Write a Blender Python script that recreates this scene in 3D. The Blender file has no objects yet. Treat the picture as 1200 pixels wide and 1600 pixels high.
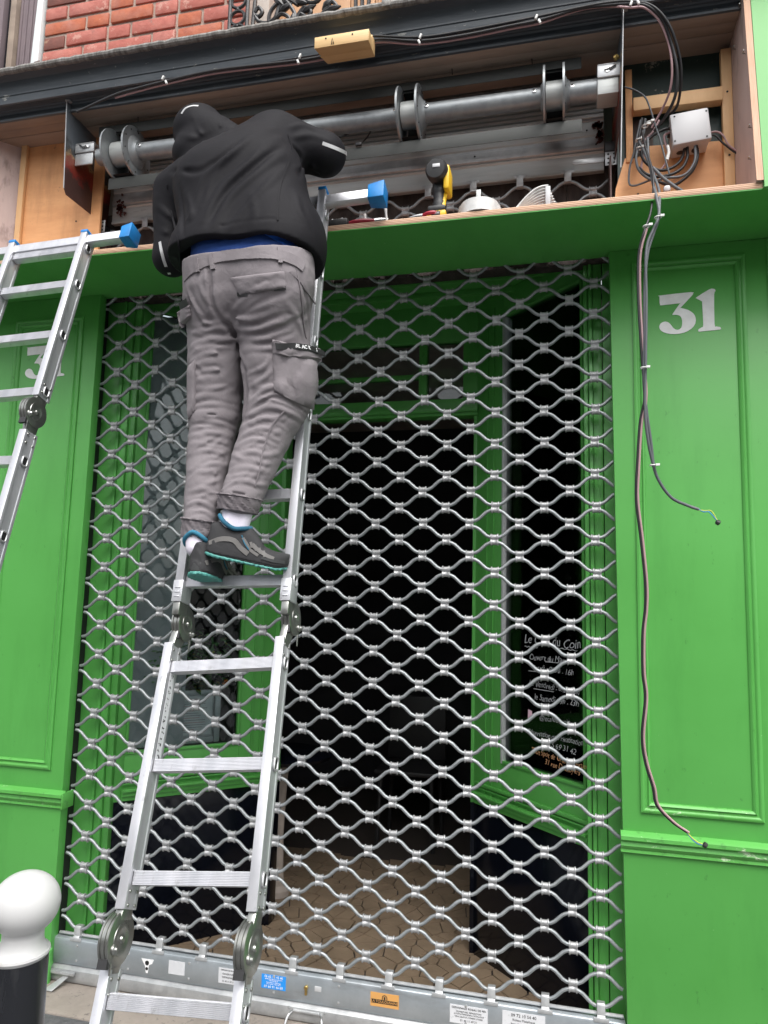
import bpy, bmesh, math, random
import numpy as np
from mathutils import Vector, Matrix
random.seed(7)
R_ = math.radians
sc = bpy.context.scene
COL = sc.collection
# ---------------------------------------------------------------- camera (metres; Y=0 is the plane of the roller grille, X right, Z up)
ROT = np.array([[0.97183574, 0.23445506, 0.02379318], [0.00447504, -0.11930642, 0.9928474], [-0.23561677, 0.96477811, 0.11699544]])
CAMP = np.array([1.9617, -2.8525, 1.4128])
FPX = 1140.0
cd = bpy.data.cameras.new('camera'); cam = bpy.data.objects.new('camera', cd); COL.objects.link(cam)
cd.sensor_fit = 'VERTICAL'; cd.sensor_height = 36.0; cd.sensor_width = 27.0; cd.lens = FPX / 1600 * 36.0
cd.clip_start = 0.05; cd.clip_end = 600
m = Matrix.Identity(4)
for i in range(3):
    m[i][0] = ROT[0][i]; m[i][1] = ROT[1][i]; m[i][2] = -ROT[2][i]; m[i][3] = CAMP[i]
cam.matrix_world = m
sc.camera = cam
# ---------------------------------------------------------------- overcast daylight
SUN_EL, SUN_AZ = R_(58), R_(150)
w = bpy.data.worlds.new('World'); sc.world = w; w.use_nodes = True
nt = w.node_tree; nt.nodes.clear()
sky = nt.nodes.new('ShaderNodeTexSky'); sky.sky_type = 'NISHITA'; sky.sun_disc = False
sky.sun_elevation = SUN_EL; sky.sun_rotation = SUN_AZ; sky.dust_density = 4.0; sky.air_density = 1.0
hsv = nt.nodes.new('ShaderNodeHueSaturation'); hsv.inputs['Saturation'].default_value = 0.18
bg = nt.nodes.new('ShaderNodeBackground'); bg.inputs['Strength'].default_value = 0.15
wo = nt.nodes.new('ShaderNodeOutputWorld')
nt.links.new(sky.outputs[0], hsv.inputs['Color']); nt.links.new(hsv.outputs[0], bg.inputs[0]); nt.links.new(bg.outputs[0], wo.inputs[0])
sd = bpy.data.lights.new('sun', 'SUN'); sd.energy = 1.1; sd.angle = R_(45); sd.color = (1, .97, .93)
sun = bpy.data.objects.new('sun', sd); COL.objects.link(sun)
sun.rotation_euler = (R_(32), 0, R_(14))
sc.view_settings.view_transform = 'Standard'; sc.view_settings.look = 'None'
sc.view_settings.exposure = 1.05; sc.view_settings.gamma = 1.0; sc.view_settings.use_curve_mapping = False
sc.cycles.max_bounces = 6; sc.cycles.transparent_max_bounces = 12

# ---------------------------------------------------------------- helpers
def ray(x, y): return ROT.T @ np.array([(x - 600) / FPX, -(y - 800) / FPX, 1.0])
def at(x, y, X=None, Y=None, Z=None):
    """a point of a real plane (X=, Y= or Z= given in metres) seen at photo pixel x, y"""
    d = ray(x, y)
    t = (X - CAMP[0]) / d[0] if X is not None else (Y - CAMP[1]) / d[1] if Y is not None else (Z - CAMP[2]) / d[2]
    return CAMP + t * d
def onplane(x, y, n, k):
    d = ray(x, y); n = np.array(n, float); t = (k - n @ CAMP) / (n @ d); return CAMP + t * d
WM = {}
def wm(o): return WM.get(o.name, Matrix.Identity(4)) if o else Matrix.Identity(4)
def put(o, parent=None, loc=None, mat=None):
    COL.objects.link(o)
    M = mat if mat is not None else (Matrix.Translation(loc) if loc is not None else Matrix.Identity(4))
    if parent: o.parent = parent; o.matrix_parent_inverse = wm(parent).inverted()
    o.matrix_basis = M; WM[o.name] = M
    return o
def thing(name, label, cat, loc=(0, 0, 0), group=None):
    o = bpy.data.objects.new(name, None); o.empty_display_size = .05; put(o, None, loc)
    o['label'] = label; o['category'] = cat
    if group: o['group'] = group
    return o
def tag(o, label, cat, group=None):
    o['label'] = label; o['category'] = cat
    if group: o['group'] = group
    return o
def struct(o): o['kind'] = 'structure'; return o
def stuff(o): o['kind'] = 'stuff'; return o

class MB:
    def __init__(s): s.v = []; s.f = []; s.m = []; s.cur = 0; s.cut = []
    def add(s, vs, fs):
        n = len(s.v); s.cut.append((n, len(s.f))); s.v += [tuple(map(float, p)) for p in vs]
        for f in fs: s.f.append(tuple(i + n for i in f)); s.m.append(s.cur)
        return s
    def box(s, a, b):
        x0, y0, z0 = a; x1, y1, z1 = b
        x0, x1 = min(x0, x1), max(x0, x1); y0, y1 = min(y0, y1), max(y0, y1); z0, z1 = min(z0, z1), max(z0, z1)
        return s.add([(x0, y0, z0), (x1, y0, z0), (x1, y1, z0), (x0, y1, z0), (x0, y0, z1), (x1, y0, z1), (x1, y1, z1), (x0, y1, z1)],
                     [(0, 3, 2, 1), (4, 5, 6, 7), (0, 1, 5, 4), (1, 2, 6, 5), (2, 3, 7, 6), (3, 0, 4, 7)])
    def obox(s, c, ax, ay, az):
        """box centred at c with half-axis vectors ax, ay, az"""
        c, ax, ay, az = map(lambda q: np.array(q, float), (c, ax, ay, az))
        P = [c + i * ax + j * ay + k * az for k in (-1, 1) for (i, j) in ((-1, -1), (1, -1), (1, 1), (-1, 1))]
        return s.add(P, [(0, 3, 2, 1), (4, 5, 6, 7), (0, 1, 5, 4), (1, 2, 6, 5), (2, 3, 7, 6), (3, 0, 4, 7)])
    def prism(s, poly, d, cap=True):
        """polygon (3-D points) extruded along d"""
        poly = [np.array(p, float) for p in poly]; d = np.array(d, float); n = len(poly)
        fs = [(i, (i + 1) % n, (i + 1) % n + n, i + n) for i in range(n)]
        if cap: fs += [tuple(range(n))[::-1], tuple(range(n, 2 * n))]
        return s.add(poly + [p + d for p in poly], fs)
    def tube(s, pts, r, seg=8, cap=True, ry=None):
        pts = [np.array(p, float) for p in pts]; n = len(pts)
        rs = r if hasattr(r, '__len__') else [r] * n
        T = []
        for i in range(n):
            t = pts[min(i + 1, n - 1)] - pts[max(i - 1, 0)]; L = np.linalg.norm(t); T.append(t / L if L > 1e-9 else np.array([0, 0, 1.]))
        u = np.cross(T[0], [0, 0, 1.]);
        if np.linalg.norm(u) < .05: u = np.cross(T[0], [1., 0, 0])
        u /= np.linalg.norm(u); V = []
        for i in range(n):
            u = u - T[i] * (u @ T[i]); u /= np.linalg.norm(u); w2 = np.cross(T[i], u)
            for k in range(seg):
                a = 2 * math.pi * k / seg
                V.append(pts[i] + rs[i] * (math.cos(a) * u + math.sin(a) * w2))
        F = [(i * seg + k, i * seg + (k + 1) % seg, (i + 1) * seg + (k + 1) % seg, (i + 1) * seg + k) for i in range(n - 1) for k in range(seg)]
        if cap: F += [tuple(range(seg))[::-1], tuple(range((n - 1) * seg, n * seg))]
        return s.add(V, F)
    def lathe(s, c, axis, prof, seg=32):
        """prof: list of (distance along axis, radius)"""
        c = np.array(c, float); ax = np.array(axis, float); ax /= np.linalg.norm(ax)
        u = np.cross(ax, [0, 0, 1.]) if abs(ax[2]) < .9 else np.cross(ax, [1., 0, 0]); u /= np.linalg.norm(u); w2 = np.cross(ax, u)
        V = [c + ax * a + r * (math.cos(2 * math.pi * k / seg) * u + math.sin(2 * math.pi * k / seg) * w2) for a, r in prof for k in range(seg)]
        n = len(prof)
        F = [(i * seg + k, i * seg + (k + 1) % seg, (i + 1) * seg + (k + 1) % seg, (i + 1) * seg + k) for i in range(n - 1) for k in range(seg)]
        if prof[0][1] > 1e-6: F.append(tuple(range(seg))[::-1])
        if prof[-1][1] > 1e-6: F.append(tuple(range((n - 1) * seg, n * seg)))
        return s.add(V, F)
    def mesh(s, name, mats, bevel=0, smooth=35):
        me = bpy.data.meshes.new(name); me.from_pydata(s.v, [], s.f)
        for mt in (mats if isinstance(mats, (list, tuple)) else [mats]): me.materials.append(mt)
        for p, mi in zip(me.polygons, s.m): p.material_index = mi
        bm = bmesh.new(); bm.from_mesh(me); bmesh.ops.remove_doubles(bm, verts=bm.verts, dist=1e-6)
        bmesh.ops.recalc_face_normals(bm, faces=bm.faces)
        if bevel:
            es = [e for e in bm.edges if len(e.link_faces) == 2 and e.calc_face_angle(0) > R_(35)]
            bmesh.ops.bevel(bm, geom=es, offset=bevel, segments=2, affect='EDGES', clamp_overlap=True, profile=.5)
        bm.to_mesh(me); bm.free()
        if smooth:
            me.polygons.foreach_set('use_smooth', [True] * len(me.polygons)); me.set_sharp_from_angle(angle=R_(smooth))
        me.update(); return me
    def build(s, name, mats, parent=None, bevel=0, smooth=35, loc=None):
        return put(bpy.data.objects.new(name, s.mesh(name, mats, bevel, smooth)), parent, loc)
def _loose(s, name, mats, parent=None, bevel=0, smooth=35):
    """every added piece becomes an object of its own"""
    c = s.cut + [(len(s.v), len(s.f))]; o = None
    for (v0, f0), (v1, f1) in zip(c[:-1], c[1:]):
        g = MB(); g.add(s.v[v0:v1], [tuple(i - v0 for i in f) for f in s.f[f0:f1]]); o = g.build(name, mats, parent, bevel, smooth)
    return o
MB.loose = _loose
def spline(pts, n=8):
    """Catmull-Rom through the points"""
    P = [np.array(p, float) for p in pts]; P = [2 * P[0] - P[1]] + P + [2 * P[-1] - P[-2]]; out = []
    for i in range(1, len(P) - 2):
        for k in range(n):
            t = k / n
            out.append(.5 * ((2 * P[i]) + (-P[i - 1] + P[i + 1]) * t + (2 * P[i - 1] - 5 * P[i] + 4 * P[i + 1] - P[i + 2]) * t * t + (-P[i - 1] + 3 * P[i] - 3 * P[i + 1] + P[i + 2]) * t ** 3))
    out.append(P[-2]); return out

# ---------------------------------------------------------------- materials
def mat(name, base, rough=.5, metal=0, spec=.5, var=None, vscale=8, vdetail=6, bump=0, bscale=60, stretch=(1, 1, 1), wear=None, wscale=14, wthr=.62, coat=0, rvar=0, trans=0, alpha=1):
    mt = bpy.data.materials.new(name); mt.use_nodes = True; nt = mt.node_tree; N = nt.nodes; L = nt.links
    b = N['Principled BSDF']; b.inputs['Roughness'].default_value = rough; b.inputs['Metallic'].default_value = metal
    b.inputs['Specular IOR Level'].default_value = spec
    if coat: b.inputs['Coat Weight'].default_value = coat; b.inputs['Coat Roughness'].default_value = .15
    if trans: b.inputs['Transmission Weight'].default_value = trans
    b.inputs['Base Color'].default_value = (*base, 1)
    tc = N.new('ShaderNodeTexCoord'); mp = N.new('ShaderNodeMapping'); mp.inputs['Scale'].default_value = stretch
    L.new(tc.outputs['Object'], mp.inputs[0])
    def noise(scale, det, rg=.6):
        n = N.new('ShaderNodeTexNoise'); n.inputs['Scale'].default_value = scale; n.inputs['Detail'].default_value = det; n.inputs['Roughness'].default_value = rg
        L.new(mp.outputs[0], n.inputs['Vector']); return n
    colout = None
    if var:
        n = noise(vscale, vdetail); r = N.new('ShaderNodeValToRGB'); r.color_ramp.elements[0].position = .3; r.color_ramp.elements[1].position = .72
        r.color_ramp.elements[0].color = (*var, 1); r.color_ramp.elements[1].color = (*base, 1)
        L.new(n.outputs['Fac'], r.inputs[0]); colout = r.outputs[0]
        if rvar:
            mr = N.new('ShaderNodeMapRange'); mr.inputs['To Min'].default_value = rough - rvar; mr.inputs['To Max'].default_value = rough + rvar
            L.new(n.outputs['Fac'], mr.inputs['Value']); L.new(mr.outputs[0], b.inputs['Roughness'])
    if wear:
        n = noise(wscale, 12, .75); r = N.new('ShaderNodeValToRGB'); r.color_ramp.elements[0].position = wthr; r.color_ramp.elements[1].position = wthr + .03
        r.color_ramp.elements[0].color = (0, 0, 0, 1); r.color_ramp.elements[1].color = (1, 1, 1, 1)
        L.new(n.outputs['Fac'], r.inputs[0]); mx = N.new('ShaderNodeMix'); mx.data_type = 'RGBA'
        L.new(r.outputs[0], mx.inputs['Factor'])
        if colout: L.new(colout, mx.inputs['A'])
        else: mx.inputs['A'].default_value = (*base, 1)
        mx.inputs['B'].default_value = (*wear, 1); colout = mx.outputs['Result']
    if colout: L.new(colout, b.inputs['Base Color'])
    if bump:
        n = noise(bscale, 5); bp = N.new('ShaderNodeBump'); bp.inputs['Strength'].default_value = bump; bp.inputs['Distance'].default_value = .004
        L.new(n.outputs['Fac'], bp.inputs['Height']); L.new(bp.outputs[0], b.inputs['Normal'])
    return mt
M = {}
M['green'] = mat('green_paint', (.096, .375, .078), .36, spec=.45, var=(.084, .335, .066), vscale=2.2, bump=.06, bscale=26, wear=(.42, .55, .36), wscale=9, wthr=.735, rvar=.05)
M['green_worn'] = mat('green_paint_worn', (.11, .40, .09), .4, spec=.4, var=(.08, .31, .05), vscale=6, bump=.15, bscale=50, wear=(.5, .62, .42), wscale=22, wthr=.585, stretch=(.35, 1, 1))
M['green_skylit'] = mat('green_paint_board', (.14, .42, .12), .5, var=(.12, .38, .10), vscale=3, bump=.04, bscale=40)  # paler copy of the green, with the sky's light put into the colour
M['white_paint'] = mat('white_number_paint', (.86, .86, .85), .5, var=(.72, .72, .70), vscale=30)
M['ply'] = mat('plywood', (.76, .40, .18), .6, var=(.64, .31, .13), vscale=5, bump=.12, bscale=40, stretch=(1, 1, 5), wear=(.2, .08, .03), wscale=30, wthr=.78)
M['ply_pink'] = mat('plywood_primed', (.58, .46, .42), .7, var=(.46, .34, .31), vscale=6, bump=.2, bscale=30, stretch=(3, 1, .4), wear=(.13, .09, .08), wscale=16, wthr=.68)
M['batten'] = mat('pine_batten', (.78, .50, .26), .6, var=(.64, .38, .18), vscale=9, stretch=(1, 1, .3), bump=.1, wear=(.12, .05, .03), wscale=40, wthr=.8)
M['soffit'] = mat('weathered_soffit_board', (.38, .30, .235), .8, var=(.19, .145, .115), vscale=6, stretch=(.15, 1, 1), bump=.4, bscale=40, wear=(.02, .015, .012), wscale=20, wthr=.66)
M['newpine'] = mat('fresh_pine_block', (.72, .50, .24), .55, var=(.64, .41, .18), vscale=6, stretch=(.2, 3, 4), bump=.08)
M['cornice'] = mat('slate_blue_paint', (.068, .082, .094), .42, var=(.038, .047, .056), vscale=7, stretch=(.25, 1, 1.5), bump=.5, bscale=26, wear=(.19, .19, .17), wscale=11, wthr=.665, rvar=.1)
M['cornice_lip'] = mat('weathered_zinc_lip', (.30, .29, .27), .55, metal=.2, var=(.09, .08, .07), vscale=28, stretch=(2.5, 1, 1), bump=.6, bscale=60, wear=(.2, .08, .03), wscale=9, wthr=.66)
def rusty():
    mt = mat('rusted_steel_plate', (.06, .07, .08), .5, metal=.2, bump=.5, bscale=30); N = mt.node_tree.nodes; L = mt.node_tree.links; b = N['Principled BSDF']
    tc = N.new('ShaderNodeTexCoord'); sp = N.new('ShaderNodeSeparateXYZ'); L.new(tc.outputs['Object'], sp.inputs[0])
    n1 = N.new('ShaderNodeTexNoise'); n1.inputs['Scale'].default_value = 9; n1.inputs['Detail'].default_value = 10; n1.inputs['Roughness'].default_value = .7; L.new(tc.outputs['Object'], n1.inputs[0])
    a = N.new('ShaderNodeMath'); a.operation = 'MULTIPLY_ADD'; a.inputs[1].default_value = -3.2; a.inputs[2].default_value = 10.75; L.new(sp.outputs[2], a.inputs[0])
    c = N.new('ShaderNodeMath'); c.operation = 'ADD'; L.new(a.outputs[0], c.inputs[0]); L.new(n1.outputs['Fac'], c.inputs[1])
    r = N.new('ShaderNodeValToRGB'); e = r.color_ramp.elements; e[0].position = .42; e[0].color = (.13, .15, .17, 1); e[1].position = .56; e[1].color = (.05, .05, .05, 1)
    for p_, q_ in ((.62, (.30, .20, .10, 1)), (.68, (.22, .06, .03, 1)), (.82, (.24, .03, .022, 1)), (.92, (.07, .035, .03, 1))): k = e.new(p_); k.color = q_
    L.new(c.outputs[0], r.inputs[0]); L.new(r.outputs[0], b.inputs['Base Color']); return mt
M['rustplate'] = rusty()
M['galv'] = mat('galvanised_steel', (.52, .53, .53), .42, metal=.5, var=(.34, .35, .36), vscale=20, bump=.08, bscale=120, stretch=(1, 1, 1), rvar=.08, wear=(.16, .16, .15), wscale=7, wthr=.68)
M['galv_tube'] = mat('galvanised_tube', (.36, .38, .39), .44, metal=.5, var=(.25, .27, .28), vscale=26, bump=.06, bscale=160, rvar=.08)
M['clipm'] = mat('clip_steel', (.42, .425, .43), .48, metal=.45, var=(.33, .335, .34), vscale=60, rvar=.06)
M['strip'] = mat('dark_galvanised_strip', (.05, .053, .05), .6, metal=.1, var=(.035, .038, .035), vscale=8, stretch=(.3, 1, 1), bump=.1, wear=(.16, .16, .155), wscale=14, wthr=.68)
M['galv_dirty'] = mat('dull_galvanised_slat', (.58, .60, .59), .45, metal=.2, var=(.36, .38, .37), vscale=5, stretch=(.25, 1, 3), bump=.12, bscale=60, rvar=.1, wear=(.10, .09, .08), wscale=8, wthr=.64)
M['bar'] = mat('galvanised_bar_face', (.46, .50, .53), .42, metal=.6, var=(.34, .38, .41), vscale=9, bump=.06, bscale=90, rvar=.06)
M['rust'] = mat('rusty_steel_plate', (.045, .05, .055), .5, metal=.3, var=(.11, .025, .012), vscale=4.5, bump=.5, bscale=30, wear=(.19, .15, .09), wscale=7, wthr=.67)
M['rust_chip'] = mat('red_rust_scale', (.10, .015, .01), .6, var=(.03, .012, .01), vscale=30, bump=.8, bscale=60)
M['alu'] = mat('brushed_aluminium', (.66, .66, .69), .38, metal=.6, var=(.50, .51, .54), vscale=14, bump=.1, bscale=60, stretch=(1, 1, .25), wear=(.25, .24, .24), wscale=19, wthr=.73, rvar=.08)
M['alu_side'] = mat('aluminium_side', (.56, .56, .57), .42, metal=.7, var=(.42, .43, .44), vscale=10, bump=.1, bscale=50, wear=(.2, .2, .2), wscale=18, wthr=.70, rvar=.08)
M['zinc'] = mat('zinc_plated_hinge', (.40, .41, .39), .3, metal=.9, var=(.27, .27, .25), vscale=12, bump=.06, rvar=.08)
M['dark'] = mat('dark_slot', (.012, .012, .013), .7)
M['blue_plastic'] = mat('blue_plastic', (.01, .24, .62), .42, var=(.01, .16, .45), vscale=18, bump=.15, bscale=50, wear=(.02, .12, .25), wscale=16, wthr=.66)
M['black_tile'] = mat('polished_black_panel', (.004, .005, .009), .13, spec=.25, wear=(.035, .035, .04), wscale=60, wthr=.77)
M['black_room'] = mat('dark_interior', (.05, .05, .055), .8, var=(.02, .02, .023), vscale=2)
M['stone'] = mat('tan_paving_stone', (.30, .22, .15), .5, var=(.21, .155, .105), vscale=9, bump=.3, bscale=40, spec=.4)
M['joint'] = mat('dark_joint', (.05, .04, .035), .8)
M['pave'] = mat('concrete_step', (.30, .26, .225), .85, var=(.20, .175, .15), vscale=9, vdetail=10, bump=.5, bscale=50, wear=(.13, .11, .10), wscale=7, wthr=.6)
M['granite'] = mat('grey_asphalt_strip', (.13, .13, .135), .85, var=(.07, .07, .075), vscale=60, bump=.6, bscale=120, wear=(.3, .3, .3), wscale=90, wthr=.62)
M['tread'] = mat('steel_tread_plate', (.42, .42, .42), .4, metal=.7, var=(.3, .3, .3), vscale=9)
M['asphalt'] = mat('asphalt', (.045, .045, .047), .9, var=(.045, .045, .047), vscale=20, bump=.5, bscale=150)
M['lintel'] = mat('old_wood_lintel', (.095, .075, .065), .85, var=(.035, .026, .024), vscale=9, stretch=(3, 1, .5), bump=.8, bscale=26, wear=(.21, .18, .15), wscale=8, wthr=.66)
M['greenblack'] = mat('old_dark_green_paint', (.012, .03, .025), .5, var=(.02, .04, .034), vscale=6, bump=.3, wear=(.26, .25, .2), wscale=7, wthr=.60)
M['brick'] = mat('red_brick', (.46, .15, .115), .85, var=(.33, .085, .065), vscale=11, bump=.7, bscale=50, wear=(.50, .25, .20), wscale=12, wthr=.56)
M['brick2'] = mat('orange_brick', (.46, .13, .06), .85, var=(.34, .09, .05), vscale=18, bump=.6, bscale=50, wear=(.5, .25, .18), wscale=16, wthr=.62)
M['brick3'] = mat('sooty_brick', (.22, .075, .055), .85, var=(.13, .05, .04), vscale=14, bump=.6, bscale=50, wear=(.33, .2, .13), wscale=12, wthr=.6)
M['brick4'] = mat('grey_quoin_stone', (.12, .11, .11), .85, var=(.08, .07, .08), vscale=14, bump=.6, bscale=50)
M['mortar'] = mat('mortar', (.46, .36, .30), .95, var=(.32, .25, .21), vscale=30, bump=.8, bscale=90)
M['iron'] = mat('black_wrought_iron', (.018, .018, .02), .4, metal=.3, var=(.035, .033, .033), vscale=30, bump=.3, bscale=80)
M['tan'] = mat('tan_louvre_board', (.56, .32, .17), .6, var=(.48, .25, .12), vscale=5, stretch=(4, 1, .4), bump=.1)
M['cream'] = mat('cream_stone', (.55, .48, .42), .8, var=(.42, .36, .32), vscale=12, bump=.3)
M['mauve'] = mat('grey_mauve_shutter', (.20, .155, .165), .8, var=(.13, .10, .11), vscale=10, stretch=(2, 1, .3), bump=.4)
M['pipe'] = mat('white_downpipe', (.75, .78, .78), .5, var=(.65, .7, .7), vscale=9)
M['cable_blk'] = mat('black_cable_sheath', (.02, .02, .022), .45)
M['cable_gry'] = mat('grey_cable_sheath', (.10, .11, .12), .5)
M['cable_pnk'] = mat('rose_wire', (.42, .27, .28), .45)
M['wire_y'] = mat('yellow_green_wire', (.45, .5, .08), .45)
M['wire_b'] = mat('blue_wire', (.05, .25, .5), .45)
M['clip'] = mat('white_cable_clip', (.7, .7, .68), .5)
M['jbox'] = mat('grey_plastic_box', (.52, .52, .53), .45, bump=.02)
M['porcelain'] = mat('white_enamel', (.50, .50, .498), .28, spec=.3, coat=.08, var=(.47, .47, .466), vscale=3, wear=(.5, .4, .34), wscale=10, wthr=.78)
M['post_black'] = mat('black_post_paint', (.012, .013, .016), .25, spec=.5, wear=(.12, .12, .12), wscale=12, wthr=.80)
M['yellow'] = mat('yellow_tool_plastic', (.80, .50, .02), .42)
M['tool_black'] = mat('black_tool_plastic', (.022, .022, .023), .5, bump=.1)
M['red'] = mat('red_rubber_grip', (.35, .02, .04), .4)
M['steel'] = mat('bright_steel', (.6, .6, .6), .25, metal=1)
M['brass'] = mat('brass', (.6, .42, .15), .3, metal=1)
M['white_plastic'] = mat('white_strip_coil', (.70, .70, .68), .5, var=(.5, .5, .49), vscale=40)
M['facade'] = mat('opposite_render', (.30, .285, .26), .85, var=(.24, .23, .21), vscale=1)
M['facade_dark'] = mat('opposite_window', (.03, .035, .04), .2)
M['leaf'] = mat('plant_leaf', (.14, .34, .10), .5, var=(.06, .17, .05), vscale=20)
M['leaf_y'] = mat('yellow_leaf', (.35, .36, .05), .5)
M['orange'] = mat('orange_fruit', (.75, .2, .02), .45)
M['paper'] = mat('menu_paper', (.85, .85, .86), .6)
M['silver'] = mat('silver_frame', (.62, .63, .64), .4, metal=.3)
M['film'] = mat('film_with_reflection', (.62, .63, .63), .6, var=(.48, .49, .50), vscale=2.5, stretch=(2, 2, .8))  # grey tone partly stands for sky reflected in the left glass
M['ink_red'] = mat('red_print', (.5, .08, .06), .6)
M['ink_blk'] = mat('black_print', (.01, .01, .01), .6)
M['ink_wht'] = mat('white_print', (.8, .8, .8), .6)
M['chalk'] = mat('chalk_pen_white', (.62, .63, .66), .7, var=(.34, .35, .37), vscale=60)
M['chalk_o'] = mat('chalk_pen_orange', (.75, .40, .2), .7)
M['chalk_p'] = mat('chalk_pen_pink', (.75, .5, .6), .7)
M['st_blue'] = mat('blue_sticker', (.02, .27, .75), .35)
M['st_white'] = mat('white_sticker', (.60, .61, .63), .4, wear=(.4, .42, .43), wscale=60, wthr=.62)
M['st_orange'] = mat('orange_sticker', (.62, .32, .10), .4)
def overlay(mt, col, scale, thr, amt=.8, stretch=(1, 1, 1), soft=.04, detail=8):
    """another layer of marks (grime, chips, runs) over a material's colour"""
    N = mt.node_tree.nodes; L = mt.node_tree.links; b = N['Principled BSDF']; src = b.inputs['Base Color'].links[0].from_socket if b.inputs['Base Color'].links else None
    tc = N.new('ShaderNodeTexCoord'); mp = N.new('ShaderNodeMapping'); mp.inputs['Scale'].default_value = stretch; n = N.new('ShaderNodeTexNoise'); n.inputs['Scale'].default_value = scale; n.inputs['Detail'].default_value = detail; n.inputs['Roughness'].default_value = .65
    L.new(tc.outputs['Object'], mp.inputs[0]); L.new(mp.outputs[0], n.inputs['Vector'])
    r = N.new('ShaderNodeMapRange'); r.inputs['From Min'].default_value = thr; r.inputs['From Max'].default_value = thr + soft; r.inputs['To Max'].default_value = amt; L.new(n.outputs['Fac'], r.inputs['Value'])
    mx = N.new('ShaderNodeMix'); mx.data_type = 'RGBA'; L.new(r.outputs[0], mx.inputs['Factor']); mx.inputs['B'].default_value = (*col, 1)
    if src: L.new(src, mx.inputs['A'])
    else: mx.inputs['A'].default_value = b.inputs['Base Color'].default_value
    L.new(mx.outputs['Result'], b.inputs['Base Color']); return mt
G1 = (.05, .21, .04)
overlay(M['green'], (.062, .27, .05), 3.2, .50, .55, (2.2, 1, .35), .25); overlay(M['green'], G1, 46, .655, .6, (1, 1, .55), .05); overlay(M['green'], (.30, .50, .25), 60, .70, .8, (1, 1, 1), .02)
overlay(M['green_worn'], (.06, .2, .05), 26, .58, .5)
overlay(M['porcelain'], (.30, .28, .26), 7, .60, .45, (1, 1, .5), .12); overlay(M['porcelain'], (.2, .19, .18), 50, .70, .6)
overlay(M['post_black'], (.09, .09, .09), 9, .56, .5, (1, 1, .25), .15)
overlay(M['galv_tube'], (.12, .11, .10), 22, .60, .55, (.5, 1, 1), .08); overlay(M['galv_dirty'], (.15, .145, .135), 5, .52, .5, (.35, 1, 2), .2); overlay(M['galv_dirty'], (.5, .51, .5), 9, .60, .6, (.2, 1, 3), .1)
overlay(M['bar'], (.25, .25, .25), 7, .55, .5, (.6, 1, 2), .15); overlay(M['bar'], (.62, .64, .66), 40, .66, .6)
overlay(M['alu'], (.30, .30, .30), 50, .62, .5, (1, 1, .3), .05); overlay(M['alu'], (.42, .42, .43), 6, .52, .5, (1, 1, .5), .2)
overlay(M['ply'], (.42, .20, .08), 3.5, .48, .55, (2.5, 1, .5), .2); overlay(M['ply'], (.25, .12, .06), 14, .66, .6)
overlay(M['ply_pink'], (.24, .17, .15), 9, .56, .7, (1, 2, .5), .1); overlay(M['soffit'], (.32, .27, .22), 5, .57, .5, (.25, 1, 1), .15)
overlay(M['brick'], (.56, .33, .28), 5, .48, .35, soft=.3); overlay(M['brick2'], (.55, .32, .26), 6, .48, .5, soft=.3); overlay(M['brick'], (.16, .07, .06), 24, .62, .5)
overlay(M['cornice'], (.13, .14, .15), 4, .5, .5, (.4, 1, 1), .2); overlay(M['cornice'], (.30, .30, .27), 38, .66, .8, (.4, 1, 1), .02)
overlay(M['pave'], (.12, .11, .10), 40, .6, .6); overlay(M['newpine'], (.50, .30, .13), 10, .55, .5, (.15, 3, 6), .1)
# glass
def glassmat(name, tint=(.8, .85, .85)):
    g = bpy.data.materials.new(name); g.use_nodes = True; N = g.node_tree.nodes; L = g.node_tree.links; N.clear()
    o = N.new('ShaderNodeOutputMaterial'); mx = N.new('ShaderNodeMixShader'); tr = N.new('ShaderNodeBsdfTransparent'); gl = N.new('ShaderNodeBsdfGlossy')
    fr = N.new('ShaderNodeFresnel'); fr.inputs['IOR'].default_value = 1.5
    tr.inputs[0].default_value = (*tint, 1); gl.inputs['Roughness'].default_value = .02
    L.new(fr.outputs[0], mx.inputs[0]); L.new(tr.outputs[0], mx.inputs[1]); L.new(gl.outputs[0], mx.inputs[2]); L.new(mx.outputs[0], o.inputs[0])
    return g
M['glass'] = glassmat('window_glass')

def text_mesh(name, txt, size, m, parent, origin, ux, uz, align='CENTER', thick=.0004, shear=0, bold=0, sx=1.0, wob=0):
    """flat print: origin = centre of the line, ux = reading direction, uz = up"""
    cu = bpy.data.curves.new(name, 'FONT'); cu.body = txt; cu.size = size; cu.align_x = align; cu.align_y = 'CENTER'; cu.extrude = thick; cu.shear = shear; cu.offset = bold; cu.resolution_u = 3
    tmp = bpy.data.objects.new(name + '_curve', cu); COL.objects.link(tmp)
    dg = bpy.context.evaluated_depsgraph_get(); me = bpy.data.meshes.new_from_object(tmp.evaluated_get(dg)); bpy.data.objects.remove(tmp)
    me.materials.clear(); me.materials.append(m)
    if wob:
        ph = len(txt) * 1.7
        for v in me.vertices:
            x, y = v.co.x / size, v.co.y / size
            v.co.y += wob * size * (math.sin(x * 2.3 + ph) + .6 * math.sin(x * 6.1 + ph * 2)); v.co.x += wob * size * (.8 * math.sin(y * 7 + x * 3 + ph) + .5 * math.sin(x * 4.7 + ph))
    ux = Vector(ux).normalized(); uz = Vector(uz); uz = (uz - ux * uz.dot(ux)).normalized(); n = ux.cross(uz)
    A = Matrix(((ux.x * sx, uz.x, n.x, origin[0]), (ux.y * sx, uz.y, n.y, origin[1]), (ux.z * sx, uz.z, n.z, origin[2]), (0, 0, 0, 1)))
    me.transform(A)
    return put(bpy.data.objects.new(name, me), parent)
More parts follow.
